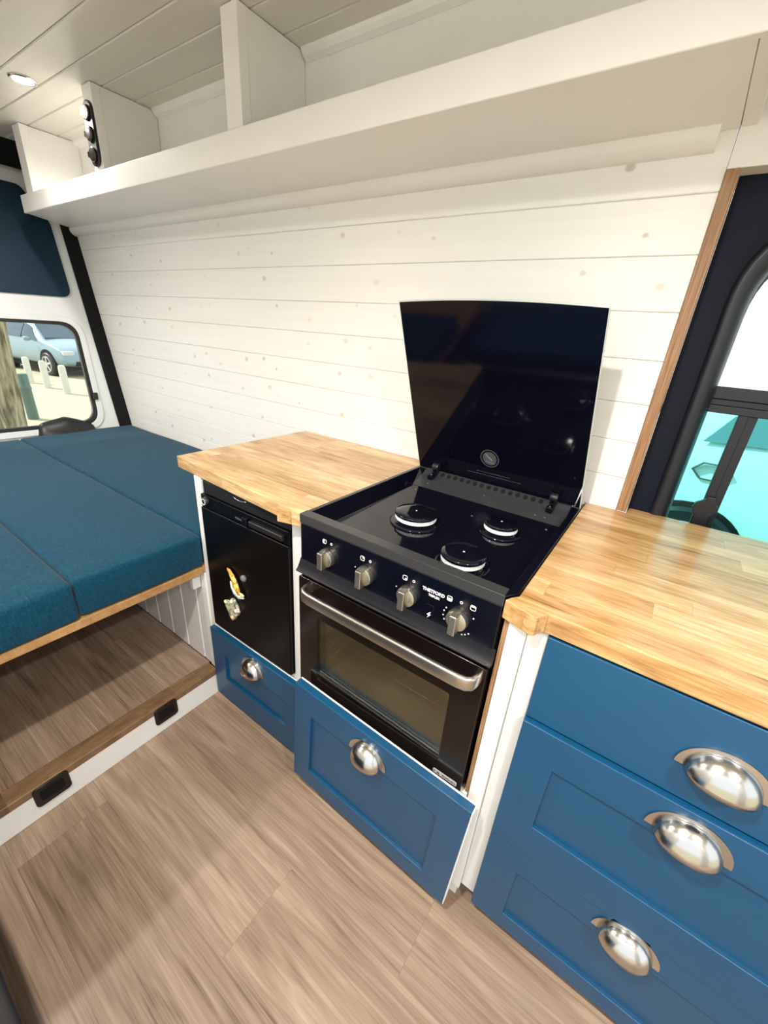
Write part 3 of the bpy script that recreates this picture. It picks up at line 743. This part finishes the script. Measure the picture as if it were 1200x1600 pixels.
# burners
def burner(x, y, r):
    b = obj('burner', lathe(BM(), [(r*1.22, zp+.0002), (r*1.22, zp+.003), (r*1.12, zp+.0045), (r*1.02, zp+.0028), (r*.9, zp+.004), (r*.8, zp+.012)], (x, y, 0), 'z', 48), M['gloss_black'], ck, smooth=True)
    bm = BM(); n = 44; lo, mid, hi = [], [], []
    lathe(bm, [(r*.86, zp+.010), (r*.95, zp+.0115), (r*.95, zp+.0205), (r*.85, zp+.021)], (x, y, 0), 'z', 48)
    for i in range(n):
        a = 2*math.pi*i/n; c, s = math.cos(a), math.sin(a)
        q = [Vector((x+c*rr-s*w, y+s*rr+c*w, z)) for rr in (r*.94, r*.975) for w in (-.0011, .0011) for z in (zp+.0125, zp+.0200)]
        v = [bm.verts.new(p) for p in q]
        for f in ((4, 5, 7, 6), (0, 1, 5, 4), (2, 6, 7, 3), (1, 3, 7, 5), (0, 4, 6, 2)): bm.faces.new([v[t] for t in f])
    obj('flame_ring', bm, M['burner_ring'], b)
    autosmooth(obj('burner_cap', lathe(BM(), [(r*.97, zp+.021), (r, zp+.0225), (r, zp+.0265), (r*.96, zp+.029), (r*.6, zp+.0302), (.001, zp+.0305)], (x, y, 0), 'z', 48), M['gloss_black'], b), 50)
    obj('cap_dot', lathe(BM(), [(.0022, zp+.0302), (.002, zp+.031)], (x, y, 0), 'z', 12), M['print'], b)
burner(.165, .209, .0515)
burner(.347, .299, .040)
burner(.342, .099, .0455)

# control panel, lettering and knobs
pnl = obj('control_panel', box(BM(), -.015, .4635, -.001, .03, -.150, -.0165), M['panel_black'], ck, bevel=.003)
obj('panel_edge', box(BM(), -.0165, .4632, -.0016, .0002, -.0165, .0046), M['grey_enamel'], ck, bevel=.0012)
bm = BM(); text_bm(bm, 'THETFORD', .0092, (.3345, -.0018, -.0465), bold=.00035); text_bm(bm, 'TRIPLEX', .0064, (.3365, -.0018, -.0560), bold=.0002)
obj('lettering', bm, M['print'], pnl)
def icon(bm, x, z, kind):
    yy = -.0014
    if kind == 'o':
        lathe(bm, [(.0030, yy), (.0030, yy-.0006), (.0018, yy-.0006), (.0018, yy)], (x, 0, z), 'y', 16, cap=False)
    else:
        o = rrect(x-.0054, x+.0054, z-.0054, z+.0054, .003, 4); i = rrect(x-.0043, x+.0043, z-.0043, z+.0043, .0022, 4)
        ring_prism(bm, o, i, 'y', yy, yy-.0006)
        d = {'L': (-.0042, 0, -.0036, .0036), 'T': (0, .0042, 0, .0042), 'B': (0, .0042, -.0042, 0), 'low': (-.0043, .0043, -.0042, .001), 'top': (-.0043, .0043, .0012, .0042)}[kind]
        box(bm, x+d[0], x+d[1], yy-.0006, yy, z+d[2], z+d[3])
KN = [(.070, -.075), (.176, -.076), (.281, -.078), (.390, -.079)]
def symbol(x, z, kind): bm = BM(); icon(bm, x, z, kind); obj('symbol', bm, M['print'], pnl)
for (x, z), kd in zip(KN, ('L', 'T', 'B', None)):
    if kd: symbol(x-.010, z+.036, kd); symbol(x+.010, z+.036, 'o')
symbol(.368, -.045, 'low'); symbol(.391, -.043, 'o'); symbol(.414, -.044, 'top')
def dial_mark(x, z, r=.0016): obj('dial_mark', lathe(BM(), [(r, -.0012), (r, -.0018)], (x, 0, z), 'y', 8), M['print'], pnl)
for dx, dz in ((-.026, .012), (-.0295, .004), (-.030, -.006), (-.027, -.014), (.012, -.030), (.018, -.027), (.024, -.022), (.028, .014)): dial_mark(.390+dx, -.079+dz)
for i in (1, 2): dial_mark(KN[i][0]-.028, KN[i][1]+.008, .0014)
# ignition rocker
ig = obj('ignition_switch', box(BM(), .324, .340, -.003, .001, -.108, -.076), M['gloss_black'], ck, bevel=.001)
bm = BM(); prism(bm, [(.333, -.092), (.3275, -.0985), (.331, -.0985), (.329, -.106), (.336, -.097), (.332, -.097), (.3355, -.092)], 'y', -.0045, -.003)
obj('spark_symbol', bm, M['print'], ig)
# knobs
def knob_bm(x, z):
    bm = BM(); lathe(bm, [(.0205, -.0012), (.021, -.004), (.020, -.0125), (.0185, -.0135)], (x, 0, z), 'y', 36)
    return bm
kx, kz = KN[0]
kb = obj('knob', knob_bm(kx, kz), M['knob'], ck); autosmooth(kb, 35)
bm = BM(); prism(bm, [(kx-.0072, kz-.0205), (kx+.0072, kz-.0205), (kx+.0072, kz+.0205), (kx-.0072, kz+.0205)], 'y', -.030, -.012)
obj('grip', bm, M['knob'], kb, bevel=.002)
obj('pointer_mark', box(BM(), kx-.0012, kx+.0012, -.0306, -.0295, kz+.011, kz+.018), M['print_grey'], kb)
for x, z in KN[1:]:
    w = WPOS[kb.name]; dup_part(kb, ck, (w.x+x-kx, w.y, w.z+z-kz))

# visor between panel and oven door
bm = BM(); prism(bm, [(0.0, -.108), (-.005, -.120), (-.011, -.131), (-.0145, -.1345), (-.0145, -.138), (0.0, -.142)], 'x', -.0165, .468)
hv = obj('heat_visor', bm, M['panel_black'], ck, bevel=.001)
obj('visor_lip', box(BM(), -.0165, .468, -.0165, -.0143, -.1388, -.1338), M['grey_enamel'], hv, bevel=.0008)

# oven door: black glass surround, smoked pane, cavity and rack behind
gx0, gx1, gz0, gz1 = .048, .402, -.444, -.252
bm = ring_prism(BM(), rrect(-.014, .463, -.497, -.152, .006, 4), rrect(gx0, gx1, gz0, gz1, .006, 4), 'y', -.010, .022)
od = obj('oven_door', bm, M['door_glass'], ck, bevel=.002)
obj('oven_window', box(BM(), gx0-.001, gx1+.001, -.0085, -.0045, gz0-.001, gz1+.001), M['oven_glass'], od)
bm = BM(); box(bm, .452, .464, -.0106, -.0102, -.49, -.49+.002)
path = [(.028, -.009, -.168), (.028, -.028, -.168), (.031, -.040, -.168), (.040, -.047, -.168), (.055, -.0495, -.168)]
path += [(.10+.055*i, -.0500, -.168) for i in range(6)]
path += [(.425, -.0495, -.168), (.440, -.047, -.168), (.449, -.040, -.168), (.452, -.028, -.168), (.452, -.009, -.168)]
bm.free(); bm = BM(); prof = rrect(-.0055, .0055, -.0145, .0145, .0042, 4)
sweep(bm, path, prof)
autosmooth(obj('oven_handle', bm, M['steel'], od), 40)
bm = BM(); prism(bm, rrect(.396, .453, -.4855, -.4735, .003, 4), 'y', -.0108, -.0098)
bd = obj('door_label', bm, M['badge'], od)
bm = BM(); prism(bm, [(.405, -.4825), (.413, -.4825), (.409, -.4755)], 'y', -.0112, -.0107); box(bm, .3985, .401, -.0112, -.0107, -.482, -.477)
for i in range(9): box(bm, .419+.0036*i, .419+.0036*i+.0024, -.0112, -.0107, -.482+.001*(i % 2), -.477-.0008*((i*7) % 3))
obj('label_print', bm, M['label_ink'], bd)
# oven body with open cavity
bm = BM()
ring_prism(bm, [(-.013, -.500), (.462, -.500), (.462, -.152), (-.013, -.152)], [(.035, -.470), (.415, -.470), (.415, -.225), (.035, -.225)], 'y', .024, .42)
box(bm, -.013, .462, .42, .45, -.5, -.152)
box(bm, -.013, .462, .032, .45, -.152, -.034)
obj('oven_body', bm, M['matt_black'], ck)
bm = ring_prism(BM(), [(.036, -.469), (.414, -.469), (.414, -.226), (.036, -.226)], [(.039, -.466), (.411, -.466), (.411, -.229), (.039, -.229)], 'y', .025, .415)
box(bm, .036, .414, .415, .4195, -.469, -.226)
obj('oven_lining', bm, M['oven_in'], ck)
bm = BM()
for yy in (.05, .40): tube(bm, [(.042, yy, -.365), (.408, yy, -.365)], .0022, 8)
for k in range(16): tube(bm, [(.05+.0235*k, .05, -.364), (.05+.0235*k, .40, -.364)], .0013, 6)
obj('oven_rack', bm, M['steel'], ck, smooth=True)
for xx in (.0405, .4095):
    for zz_ in (-.29, -.33, -.38, -.42): obj('shelf_runner', tube(BM(), [(xx, .05, zz_), (xx, .40, zz_)], .0025, 6), M['steel'], ck, smooth=True)

# glass lid on two hinges, leaning forward
lid_b, lid_t = Vector((.2335, .520, .004)), Vector((.2185, .372, .4645))
up = (lid_t-lid_b); hgt = up.length; U = up.normalized(); Nn = Vector((1, 0, 0)).cross(U).normalized()
bm = BM(); n = 16; w0, w1_ = .2445, .2445
ol = [(-w0, 0), (w0, 0)]+[(w1_-(2*w1_)*i/n, hgt+.008*(1-(1-2*i/n)**2)) for i in range(n+1)]
def LP(u, v, d): return lid_b+Vector((1, 0, 0))*(u-.015*v/hgt)+U*v+Nn*d
ins = lambda u, v: (u*(1-.0022/w0), .002+v*(1-.0042/hgt))
A = [bm.verts.new(LP(*ins(u, v), 0)) for u, v in ol]; B = [bm.verts.new(LP(*ins(u, v), -.006)) for u, v in ol]
A2 = [bm.verts.new(LP(u, v, -.0015)) for u, v in ol]; B2 = [bm.verts.new(LP(u, v, -.0045)) for u, v in ol]
bm.faces.new(A); bm.faces.new(B[::-1]); m_ = len(ol)
fe = []
for P, Q in ((A, A2), (A2, B2), (B2, B)): fe += [bm.faces.new((P[i], Q[i], Q[(i+1) % m_], P[(i+1) % m_])) for i in range(m_)]
for f in fe: f.material_index = 1
lid = obj('glass_lid', bm, [M['lid'], M['lid_edge']], ck)
# which side of the lid faces the aisle
fs = 1 if Nn.y < 0 else -1
def LPF(u, v, e=.0004): return LP(u, v, 0 if fs == 1 else -.006)+Nn*fs*e
bm = BM(); c0 = (-.005, .088)
def ring_on_lid(bm, c, r0, r1, n=40, ry=1):
    a = [bm.verts.new(LPF(c[0]+r0*math.cos(t), c[1]+r0*math.sin(t))) for t in [2*math.pi*i/n for i in range(n)]]
    b = [bm.verts.new(LPF(c[0]+r1*math.cos(t), c[1]+r1*math.sin(t))) for t in [2*math.pi*i/n for i in range(n)]]
    for i in range(n): bm.faces.new((a[i], a[(i+1) % n], b[(i+1) % n], b[i]))
ring_on_lid(bm, c0, .0275, .0245); ring_on_lid(bm, c0, .0205, .0005)
obj('warning_emblem', bm, M['print_grey'], lid)
bm = BM()
def strip_on_lid(bm, a, b, w, e=.0007):
    d = Vector((b[0]-a[0], b[1]-a[1])).normalized(); q = Vector((-d.y, d.x))*w
    vs = [bm.verts.new(LPF(*p, e)) for p in ((a[0]+q.x, a[1]+q.y), (b[0]+q.x, b[1]+q.y), (b[0]-q.x, b[1]-q.y), (a[0]-q.x, a[1]-q.y))]
    bm.faces.new(vs)
strip_on_lid(bm, (-.017, .101), (-.006, .089), .0016); strip_on_lid(bm, (-.006, .091), (.003, .083), .0022)
for i in range(8): strip_on_lid(bm, (-.017+.0034*i, .0785-.0006*i), (-.0147+.0034*i, .078-.0006*i), .0013)
obj('emblem_figure', bm, plain('pale print', (.22, .22, .23), .5), lid)
bm = BM(); random.seed(4)
for row, (a, b) in enumerate(((-.045, .055), (-.075, .085))):
    x = a
    while x < b:
        l = random.uniform(.003, .009); strip_on_lid(bm, (x, .040-.009*row), (min(x+l, b), .040-.009*row), .0011); x += l+.0022
obj('small_print', bm, M['print_grey'], lid)
def hinge(x):
    bm = BM()
    box(bm, x-.008, x-.003, .500, .532, -.006, .022); box(bm, x+.003, x+.008, .500, .532, -.006, .022)
    box(bm, x-.008, x+.008, .470, .505, -.012, .002)
    h = obj('lid_hinge', bm, M['panel_black'], ck, bevel=.0012)
    bm = BM(); lathe(bm, [(.011, x-.0095), (.012, x-.008), (.012, x+.008), (.011, x+.0095)], (0, .506, .021), 'x', 20)
    autosmooth(obj('hinge_barrel', bm, M['black'], h), 40)
    bm = BM(); lathe(bm, [(.0025, .0025), (.0022, .0035), (.001, .004)], (x, .478, 0), 'z', 10)
    obj('hinge_screw', bm, M['steel'], h, smooth=True)
hinge(.056); hinge(.412)

# ------------------------------------------------------------------ bed, cushions and storage step
bd_ = empty('bed_platform', (-1.3, -.3, -.79), 'oak-edged bed board raised over the storage space', 'bed')
obj('board', box(BM(), -2.08, -.5, -1.12, .028, -.376, -.350), M['oak_ply'], bd_, bevel=.002)
obj('board', box(BM(), -2.08, -.508, .032, .597, -.376, -.350), M['oak_ply'], bd_)
obj('support_block', box(BM(), -.552, -.535, .008, .036, -.442, -.377), M['white'], bd_, bevel=.001)
obj('support_leg', box(BM(), -1.62, -1.58, -.64, -.60, -.787, -.377), M['white'], bd_)

# clad face of the wheel-arch box under the bed
bm = BM(); xs = [-2.05+.105*i for i in range(15)]
for a in xs:
    b = min(a+.105, -.535); g, c = .001, .004
    prism(bm, [(a+g, .058), (a+g, .040+c), (a+g+c, .040), (b-g-c, .040), (b-g, .040+c), (b-g, .058)], 'z', -.787, -.379)
box(bm, -2.05, -.535, .056, .07, -.787, -.379)
wb = tag(obj('wheel_arch_box', bm, M['clad']), 'white tongue-and-groove clad box face under the bed', 'box')
obj('corner_post', box(BM(), -.534, -.506, .036, .06, -.787, -.379), M['white'], wb, bevel=.0015)

def cushion(y0, y1, x0, x1, label):
    bm = BM(); z0, z1 = -.348, -.238
    nx, ny = 26, 8
    g = {}
    box(bm, x0, x1, y0, y1, z0, z1)
    bmesh.ops.subdivide_edges(bm, edges=[e for e in bm.edges if abs(e.verts[0].co.x-e.verts[1].co.x) > .5], cuts=24, use_grid_fill=True)
    bmesh.ops.subdivide_edges(bm, edges=[e for e in bm.edges if abs(e.verts[0].co.y-e.verts[1].co.y) > .2], cuts=8, use_grid_fill=True)
    for v in bm.verts:
        u = (v.co.x-x0)/(x1-x0); w = (v.co.y-y0)/(y1-y0)
        if v.co.z > z1-.01:
            v.co.z += .006*math.sin(math.pi*min(max(u, 0), 1))**.5*math.sin(math.pi*min(max(w, 0), 1))**.5+.0015*math.sin(9*v.co.x+5*v.co.y)
        if .02 < w < .98 and (u < .001 or u > .999): v.co.x += .004*math.sin(math.pi*w)*(1 if u > .5 else -1)
    o = obj('bed_cushion', bm, M['fabric'])
    b = o.modifiers.new('bevel', 'BEVEL'); b.width = .013; b.segments = 4; b.limit_method = 'ANGLE'; b.angle_limit = math.radians(50)
    for p in o.data.polygons: p.use_smooth = True
    return tag(o, label, 'cushion', 'blue cushions on the bed board')
cushion(.040, .594, -2.10, -.512, 'blue fabric bed cushion against the white boarded wall')
cushion(-.314, .0385, -2.085, -.502, 'blue fabric bed cushion in the middle of the bed')
cushion(-.690, -.3155, -2.085, -.496, 'blue fabric bed cushion nearest the aisle floor, cut by left edge')

st = empty('storage_step', (-1.3, -.5, -.9), 'raised wood-floored storage deck under the bed with white riser', 'step')
obj('deck', box(BM(), -2.08, -.552, -1.12, .039, -.83, -.79), M['deck'], st)
obj('nosing', box(BM(), -.553, -.498, -1.12, .034, -.812, -.786), M['nosing'], st, bevel=.003)
obj('riser', box(BM(), -.518, -.500, -1.12, .034, -.899, -.805), M['white'], st, bevel=.0015)
def pull(yc, zc, hw, hh):
    p = obj('flush_pull', prism(BM(), rrect(yc-hw, yc+hw, zc-hh, zc+hh, .012, 5), 'x', -.5005, -.494), M['brown_black'], st, bevel=.002)
    obj('pull_recess', prism(BM(), rrect(yc-hw*.68, yc+hw*.68, zc-hh*.5, zc+hh*.55, .008, 5), 'x', -.4945, -.4925), M['matt_black'], p, bevel=.0008)
pull(-.163, -.826, .038, .034); pull(-.482, -.824, .041, .035)

# blue cabinet on the near side of the aisle, only its foot in view
cb = empty('side_cabinet', (-.1, -.9, -.9), 'low blue seat base on the near side of the aisle, bottom left corner', 'cabinet')
obj('body', box(BM(), -.49, .28, -1.15, -.70, -.86, -.45), M['blue'], cb, bevel=.002)
obj('front_panel', box(BM(), -.485, .275, -.70, -.683, -.895, -.46), M['blue'], cb, bevel=.002)

# ------------------------------------------------------------------ outside
GZ = -1.5
M['pave'] = plain('pale paving', (.40, .37, .25), .85, var=.12, vscale=1.2)
struct('ground', box(BM(), -40, 25, -20, 30, GZ-.1, GZ), M['pave'], 'pale sunlit paving outside the van', 'ground')
def bark():
    m, nt, b = new_mat('tree bark'); geo = nt.nodes.new('ShaderNodeNewGeometry'); mp = nt.nodes.new('ShaderNodeMapping'); mp.inputs['Scale'].default_value = (14, 14, 3)
    nt.links.new(geo.outputs['Position'], mp.inputs[0]); nz = nt.nodes.new('ShaderNodeTexNoise'); nz.inputs['Scale'].default_value = 1; nz.inputs['Detail'].default_value = 5; nt.links.new(mp.outputs[0], nz.inputs['Vector'])
    cr = nt.nodes.new('ShaderNodeValToRGB'); nt.links.new(nz.outputs['Fac'], cr.inputs[0]); e = cr.color_ramp.elements
    e[0].position = .36; e[0].color = (.09, .075, .035, 1); e[1].position = .66; e[1].color = (.46, .42, .26, 1)
    nt.links.new(cr.outputs[0], b.inputs['Base Color']); b.inputs['Roughness'].default_value = .9
    bp = nt.nodes.new('ShaderNodeBump'); bp.inputs['Strength'].default_value = 1; bp.inputs['Distance'].default_value = .04; nt.links.new(nz.outputs['Fac'], bp.inputs['Height']); nt.links.new(bp.outputs['Normal'], b.inputs['Normal'])
    return m
bm = BM(); rings = []; tc = (-7.7, .98)
for k, (h, r, dx) in enumerate(((0, .48, 0), (.15, .46, 0), (.5, .45, .03), (1.2, .45, .09), (2.2, .47, .15), (3.2, .46, .18), (4.5, .42, .2))):
    rings.append([bm.verts.new((tc[0]+r*(1+.07*math.sin(5*a+k)+.04*math.sin(11*a))*math.cos(a), tc[1]+dx+r*(1+.07*math.sin(5*a+k)+.04*math.sin(11*a))*math.sin(a), GZ-.05+h)) for a in [2*math.pi*i/40 for i in range(40)]])
for a, b in zip(rings, rings[1:]):
    for i in range(40): bm.faces.new((a[i], a[(i+1) % 40], b[(i+1) % 40], b[i]))
tr = empty('tree', (tc[0], tc[1], GZ), 'thick tree trunk with rough bark seen through the rear window', 'tree')
obj('trunk', bm, bark(), tr, smooth=True)
M['leaf'] = plain('leaves', (.10, .20, .05), .8, var=.4, vscale=6)
bm = BM(); random.seed(3)
for i in range(900):
    a = random.uniform(0, 2*math.pi); rr = random.uniform(.3, 2.6); zz_ = random.uniform(2.9, 5.2); c = Vector((tc[0]+rr*math.cos(a), tc[1]+rr*math.sin(a), zz_))
    q = Matrix.Rotation(random.uniform(0, 6), 3, 'Z') @ Matrix.Rotation(random.uniform(-1, 1), 3, 'X'); s = random.uniform(.06, .12)
    bm.faces.new([bm.verts.new(c+q @ Vector(p)*s) for p in ((-1, 0, 0), (0, -.5, .1), (1, 0, 0), (0, .5, .1))])
obj('foliage', bm, M['leaf'], tr)
# metal guard post by the tree, and pale bollards
M['post'] = plain('weathered green metal', (.10, .18, .16), .5, metal=.3, var=.25, vscale=8)
autosmooth(tag(obj('guard_post', lathe(BM(), [(.085, GZ), (.080, GZ+.52), (.088, GZ+.53), (.088, GZ+.57), (.08, GZ+.58), (.078, GZ+.76), (.07, GZ+.79), (.02, GZ+.80)], (-8.9, 1.92, 0), 'z', 24), M['post']), 'grey green metal post beside the tree trunk', 'post'), 40)
M['boll'] = plain('pale bollard', (.62, .62, .52), .7, var=.08)
BO = [(-13.65, 3.33), (-12.6, 3.36), (-11.5, 3.39)]
for i, (x, y) in enumerate(BO):
    if i == 0:
        b0 = tag(obj('bollard', lathe(BM(), [(.075, GZ), (.075, GZ+.60), (.06, GZ+.65), (.02, GZ+.66)], (x, y, 0), 'z', 20), M['boll']), 'pale bollard nearest the tree trunk', 'bollard', 'bollards outside the rear window'); autosmooth(b0, 40)
    else: dup(b0, (x, y, WPOS[b0.name].z), ['', 'middle pale bollard in front of the parked car', 'pale bollard furthest from the tree trunk'][i])
# parked cars
def car(M4, label, paint, glassm, name='parked_car', dark=False, wx=-1.33, cladding=None, tr=(.1, .5, .88), ar=.40):
    """hatchback, front towards +x of its own axes"""
    root = empty(name, (M4.translation.x, M4.translation.y, GZ), label, 'car')
    Ln, hw = 4.3, .90
    # stations: x, belt height, top height, half width at top (1 = hood/no cabin)
    st = [(-2.15, .55, .60, .70), (-2.12, .90, 1.00, .72), (-2.0, .95, 1.18, .70), (-1.75, .98, 1.40, .66), (-1.3, .98, 1.48, .64), (-.6, .97, 1.52, .63), (.0, .96, 1.50, .63), (.45, .95, 1.38, .65), (.85, .94, 1.12, .70), (1.1, .93, .99, .76), (1.6, .86, .90, .74), (1.95, .76, .80, .68), (2.12, .60, .64, .60), (2.17, .45, .48, .56)]
    def wbody(x): return hw*(1-.10*max(0, (abs(x)-1.5)/.65)**2)
    def sec(s):
        x, bl, tp, tw = s; w = wbody(x)
        zb = .26 if abs(x) < 2.05 else .34
        return [(x, w*.90, zb), (x, w*.985, zb+.12), (x, w, zb+(bl-zb)*.55), (x, w*.965, bl), (x, tw+(w*.965-tw)*.30, bl+(tp-bl)*.62), (x, tw*.93, tp-.015), (x, tw*.5, tp+.012), (x, 0, tp+.016)]
    bm = BM(); R = []
    for s in st:
        h = sec(s); full = h+[(p[0], -p[1], p[2]) for p in h[-2::-1]]
        R.append([bm.verts.new(p) for p in full])
    for a, b in zip(R, R[1:]):
        for i in range(len(a)-1): bm.faces.new((a[i], a[i+1], b[i+1], b[i]))
        bm.faces.new((a[-1], a[0], b[0], b[-1]))
    bm.faces.new(R[0]); bm.faces.new(R[-1][::-1])
    body = obj('body', bm, paint, root, pose=M4, smooth=True, sub=1)
    def side(x, t, e=.012):
        # point on the cabin side: t 0 belt .. 1 roof edge
        for a, b in zip(st, st[1:]):
            if a[0] <= x <= b[0]:
                f = (x-a[0])/(b[0]-a[0]); s = tuple(a[i]+(b[i]-a[i])*f for i in range(4)); break
        h = sec(s); p3, p4, p5 = Vector(h[3]), Vector(h[4]), Vector(h[5])
        p = p3.lerp(p4, t/.62) if t < .62 else p4.lerp(p5, (t-.62)/.38)
        return p+Vector((0, e, .003))
    for sy in (1, -1):
        for (xa, xb, xc, xd) in ((-1.62, -1.02, -1.05, -1.50), (-.95, .02, 0, -.97), (.1, .92, .38, .08)):
            bm = BM(); rows = []
            for t in tr:
                f = (t-tr[0])/(tr[2]-tr[0]); x0_, x1_ = xa+(xd-xa)*f, xb+(xc-xb)*f
                rows.append([bm.verts.new(Vector((1, sy, 1))*side(x0_+(x1_-x0_)*k/6, t)) for k in range(7)])
            for a, b in zip(rows, rows[1:]):
                for k in range(6): bm.faces.new((a[k], a[k+1], b[k+1], b[k]))
            obj('side_window', bm, glassm, root, pose=M4, smooth=True)
        bm = BM()
        lathe(bm, [(.02, sy*.93), (.06, sy*.99), (.06, sy*1.10), (.02, sy*1.12)], (.78, 0, 1.0), 'y', 12)
        obj('wing_mirror', bm, paint if not dark else M['black'], root, pose=M4, smooth=True)
        for xw in (wx, 1.33):
            bm = BM(); lathe(bm, [(.22, sy*.70), (.32, sy*.72), (.325, sy*.90), (.30, sy*.925), (.22, sy*.92)], (xw, 0, .325), 'y', 36)
            wh = autosmooth(obj('wheel', bm, M['rubber'], root, pose=M4), 40)
            bm = BM()
            for k in range(5):
                a = 2*math.pi*k/5+.3; d, q = Vector((math.cos(a), 0, math.sin(a))), Vector((-math.sin(a), 0, math.cos(a)))
                c = Vector((xw, sy*.93, .325)); vs = []
                for y_ in (0, sy*.012): vs += [bm.verts.new(c+Vector((0, y_, 0))+d*r_+q*w_) for r_, w_ in ((.02, .035), (.215, .022), (.215, -.022), (.02, -.035))]
                for f in ((0, 1, 2, 3), (4, 7, 6, 5), (0, 4, 5, 1), (1, 5, 6, 2), (2, 6, 7, 3), (3, 7, 4, 0)): bm.faces.new([vs[i] for i in f])
            lathe(bm, [(.05, sy*.93), (.045, sy*.95)], (xw, 0, .325), 'y', 16); lathe(bm, [(.225, sy*.915), (.225, sy*.945), (.205, sy*.945), (.205, sy*.915)], (xw, 0, .325), 'y', 36, cap=False)
            obj('wheel_spokes', bm, M['badge'], wh, pose=M4)
            bm = BM(); lathe(bm, [(ar, sy*.60), (ar, sy*.897)], (xw, 0, .345), 'y', 36)
            obj('wheel_arch', bm, M['matt_black'], root, pose=M4)
    # windscreen, rear window, lights, grille, fuel flap
    def cross(xa, za, wa, xb, zb, wb_, nm, mat, e):
        bm = BM(); v = [bm.verts.new(p) for p in ((xa, -wa, za), (xa, wa, za), (xb, wb_, zb), (xb, -wb_, zb))]
        f = bm.faces.new(v); bmesh.ops.recalc_face_normals(bm, faces=[f]); ex = bmesh.ops.extrude_face_region(bm, geom=[f]); bmesh.ops.translate(bm, vec=e, verts=[g for g in ex['geom'] if isinstance(g, bmesh.types.BMVert)])
        return obj(nm, bm, mat, root, pose=M4)
    cross(1.06, 1.02, .70, .42, 1.405, .57, 'windscreen', glassm, (.012, 0, .03))
    cross(-2.09, 1.03, .62, -1.80, 1.375, .54, 'rear_window', glassm, (-.02, 0, .02))
    for sy in (1, -1):
        bm = BM(); box(bm, 1.93, 2.10, min(sy*.50, sy*.80), max(sy*.50, sy*.80), .62, .74); obj('headlight', bm, M['badge'], root, pose=M4, bevel=.02)
        bm = BM(); box(bm, -2.14, -2.03, min(sy*.60, sy*.80), max(sy*.60, sy*.80), .72, .95); obj('tail_light', bm, plain('tail lamp', (.35, .05, .05), .3), root, pose=M4, bevel=.02)
    bm = BM(); box(bm, 2.05, 2.185, -.55, .55, .34, .46); obj('lower_grille', bm, M['matt_black'], root, pose=M4, bevel=.02)
    bm = BM(); hexo = [(-1.58, .975), (-1.46, .975), (-1.41, .92), (-1.455, .86), (-1.57, .86), (-1.63, .92)]
    hexi = [(x_+(-1.52-x_)*.10, z_+(.92-z_)*.10) for x_, z_ in hexo]
    ring_prism(bm, hexo, hexi, 'y', -.880, -.850)
    obj('fuel_flap_gap', bm, M['print_grey'], root, pose=M4)
    if cladding:
        for sy in (1, -1):
            for xa, xb in ((-.98, .02), (.06, .95)):
                bm = BM(); prism(bm, rrect(xa, xb, .50, .80, .05, 4), 'y', sy*.885, sy*.912); obj('door_cladding', bm, cladding, root, pose=M4, bevel=.006)
    bm = BM(); box(bm, -1.7, 1.7, -.78, .78, .16, .30); obj('underside', bm, M['matt_black'], root, pose=M4)
    return root
car_paint = plain('silver blue car paint', (.20, .31, .36), .3, coat=.5)
car_glass = plain('car window', (.03, .07, .10), .06, spec=.6)
# seen through the rear window, turned three-quarters towards the van
car(Matrix.Translation((-16.5, 4.95, GZ)) @ Matrix.Rotation(math.radians(8), 4, 'Z'), 'pale blue silver car parked behind the bollards, through rear window', car_paint, car_glass)
# seen through the side window, alongside the van
car(Matrix.Translation((2.90, 4.56, GZ)) @ Matrix.Diagonal((1.25, 1.25, 1.15, 1)), 'pale car parked alongside, seen through the side window', plain('pale car paint', (.80, .83, .83), .3, coat=.5), plain('car window tinted', (.10, .20, .22), .06, spec=.6), wx=-1.55, tr=(.28, .5, .66), ar=.345)

# ------------------------------------------------------------------ light and camera
w = bpy.data.worlds.new('sky'); S.world = w; w.use_nodes = True
bg = w.node_tree.nodes['Background']; bg.inputs[0].default_value = (.90, .96, 1.0, 1); bg.inputs[1].default_value = 1.5
sl = bpy.data.lights.new('sun', 'SUN'); sl.energy = 5.5; sl.angle = math.radians(.6); sl.color = (1, .95, .86)
so = bpy.data.objects.new('sun', sl); link(so)
so.rotation_euler = Vector((.62, .30, -.72)).to_track_quat('-Z', 'Y').to_euler()

cam = bpy.data.cameras.new('camera'); co = bpy.data.objects.new('camera', cam); link(co)
cam.sensor_fit = 'HORIZONTAL'; cam.sensor_width = 36; cam.lens = 36*636.259/1200; cam.clip_start = .02; cam.clip_end = 200
Rm = [[0.8149043, 0.57542349, 0.06941741], [0.28423079, -0.29237001, -0.91308961], [-0.50511765, 0.76381122, -0.40180665]]
m4 = Matrix(((Rm[0][0], -Rm[1][0], -Rm[2][0], .6001802), (Rm[0][1], -Rm[1][1], -Rm[2][1], -.59112025), (Rm[0][2], -Rm[1][2], -Rm[2][2], .38868591+H), (0, 0, 0, 1)))
co.matrix_world = m4
S.camera = co
S.view_settings.view_transform = 'Standard'; S.view_settings.look = 'None'; S.view_settings.gamma = 1; S.view_settings.use_curve_mapping = False
S.view_settings.exposure = 0.2
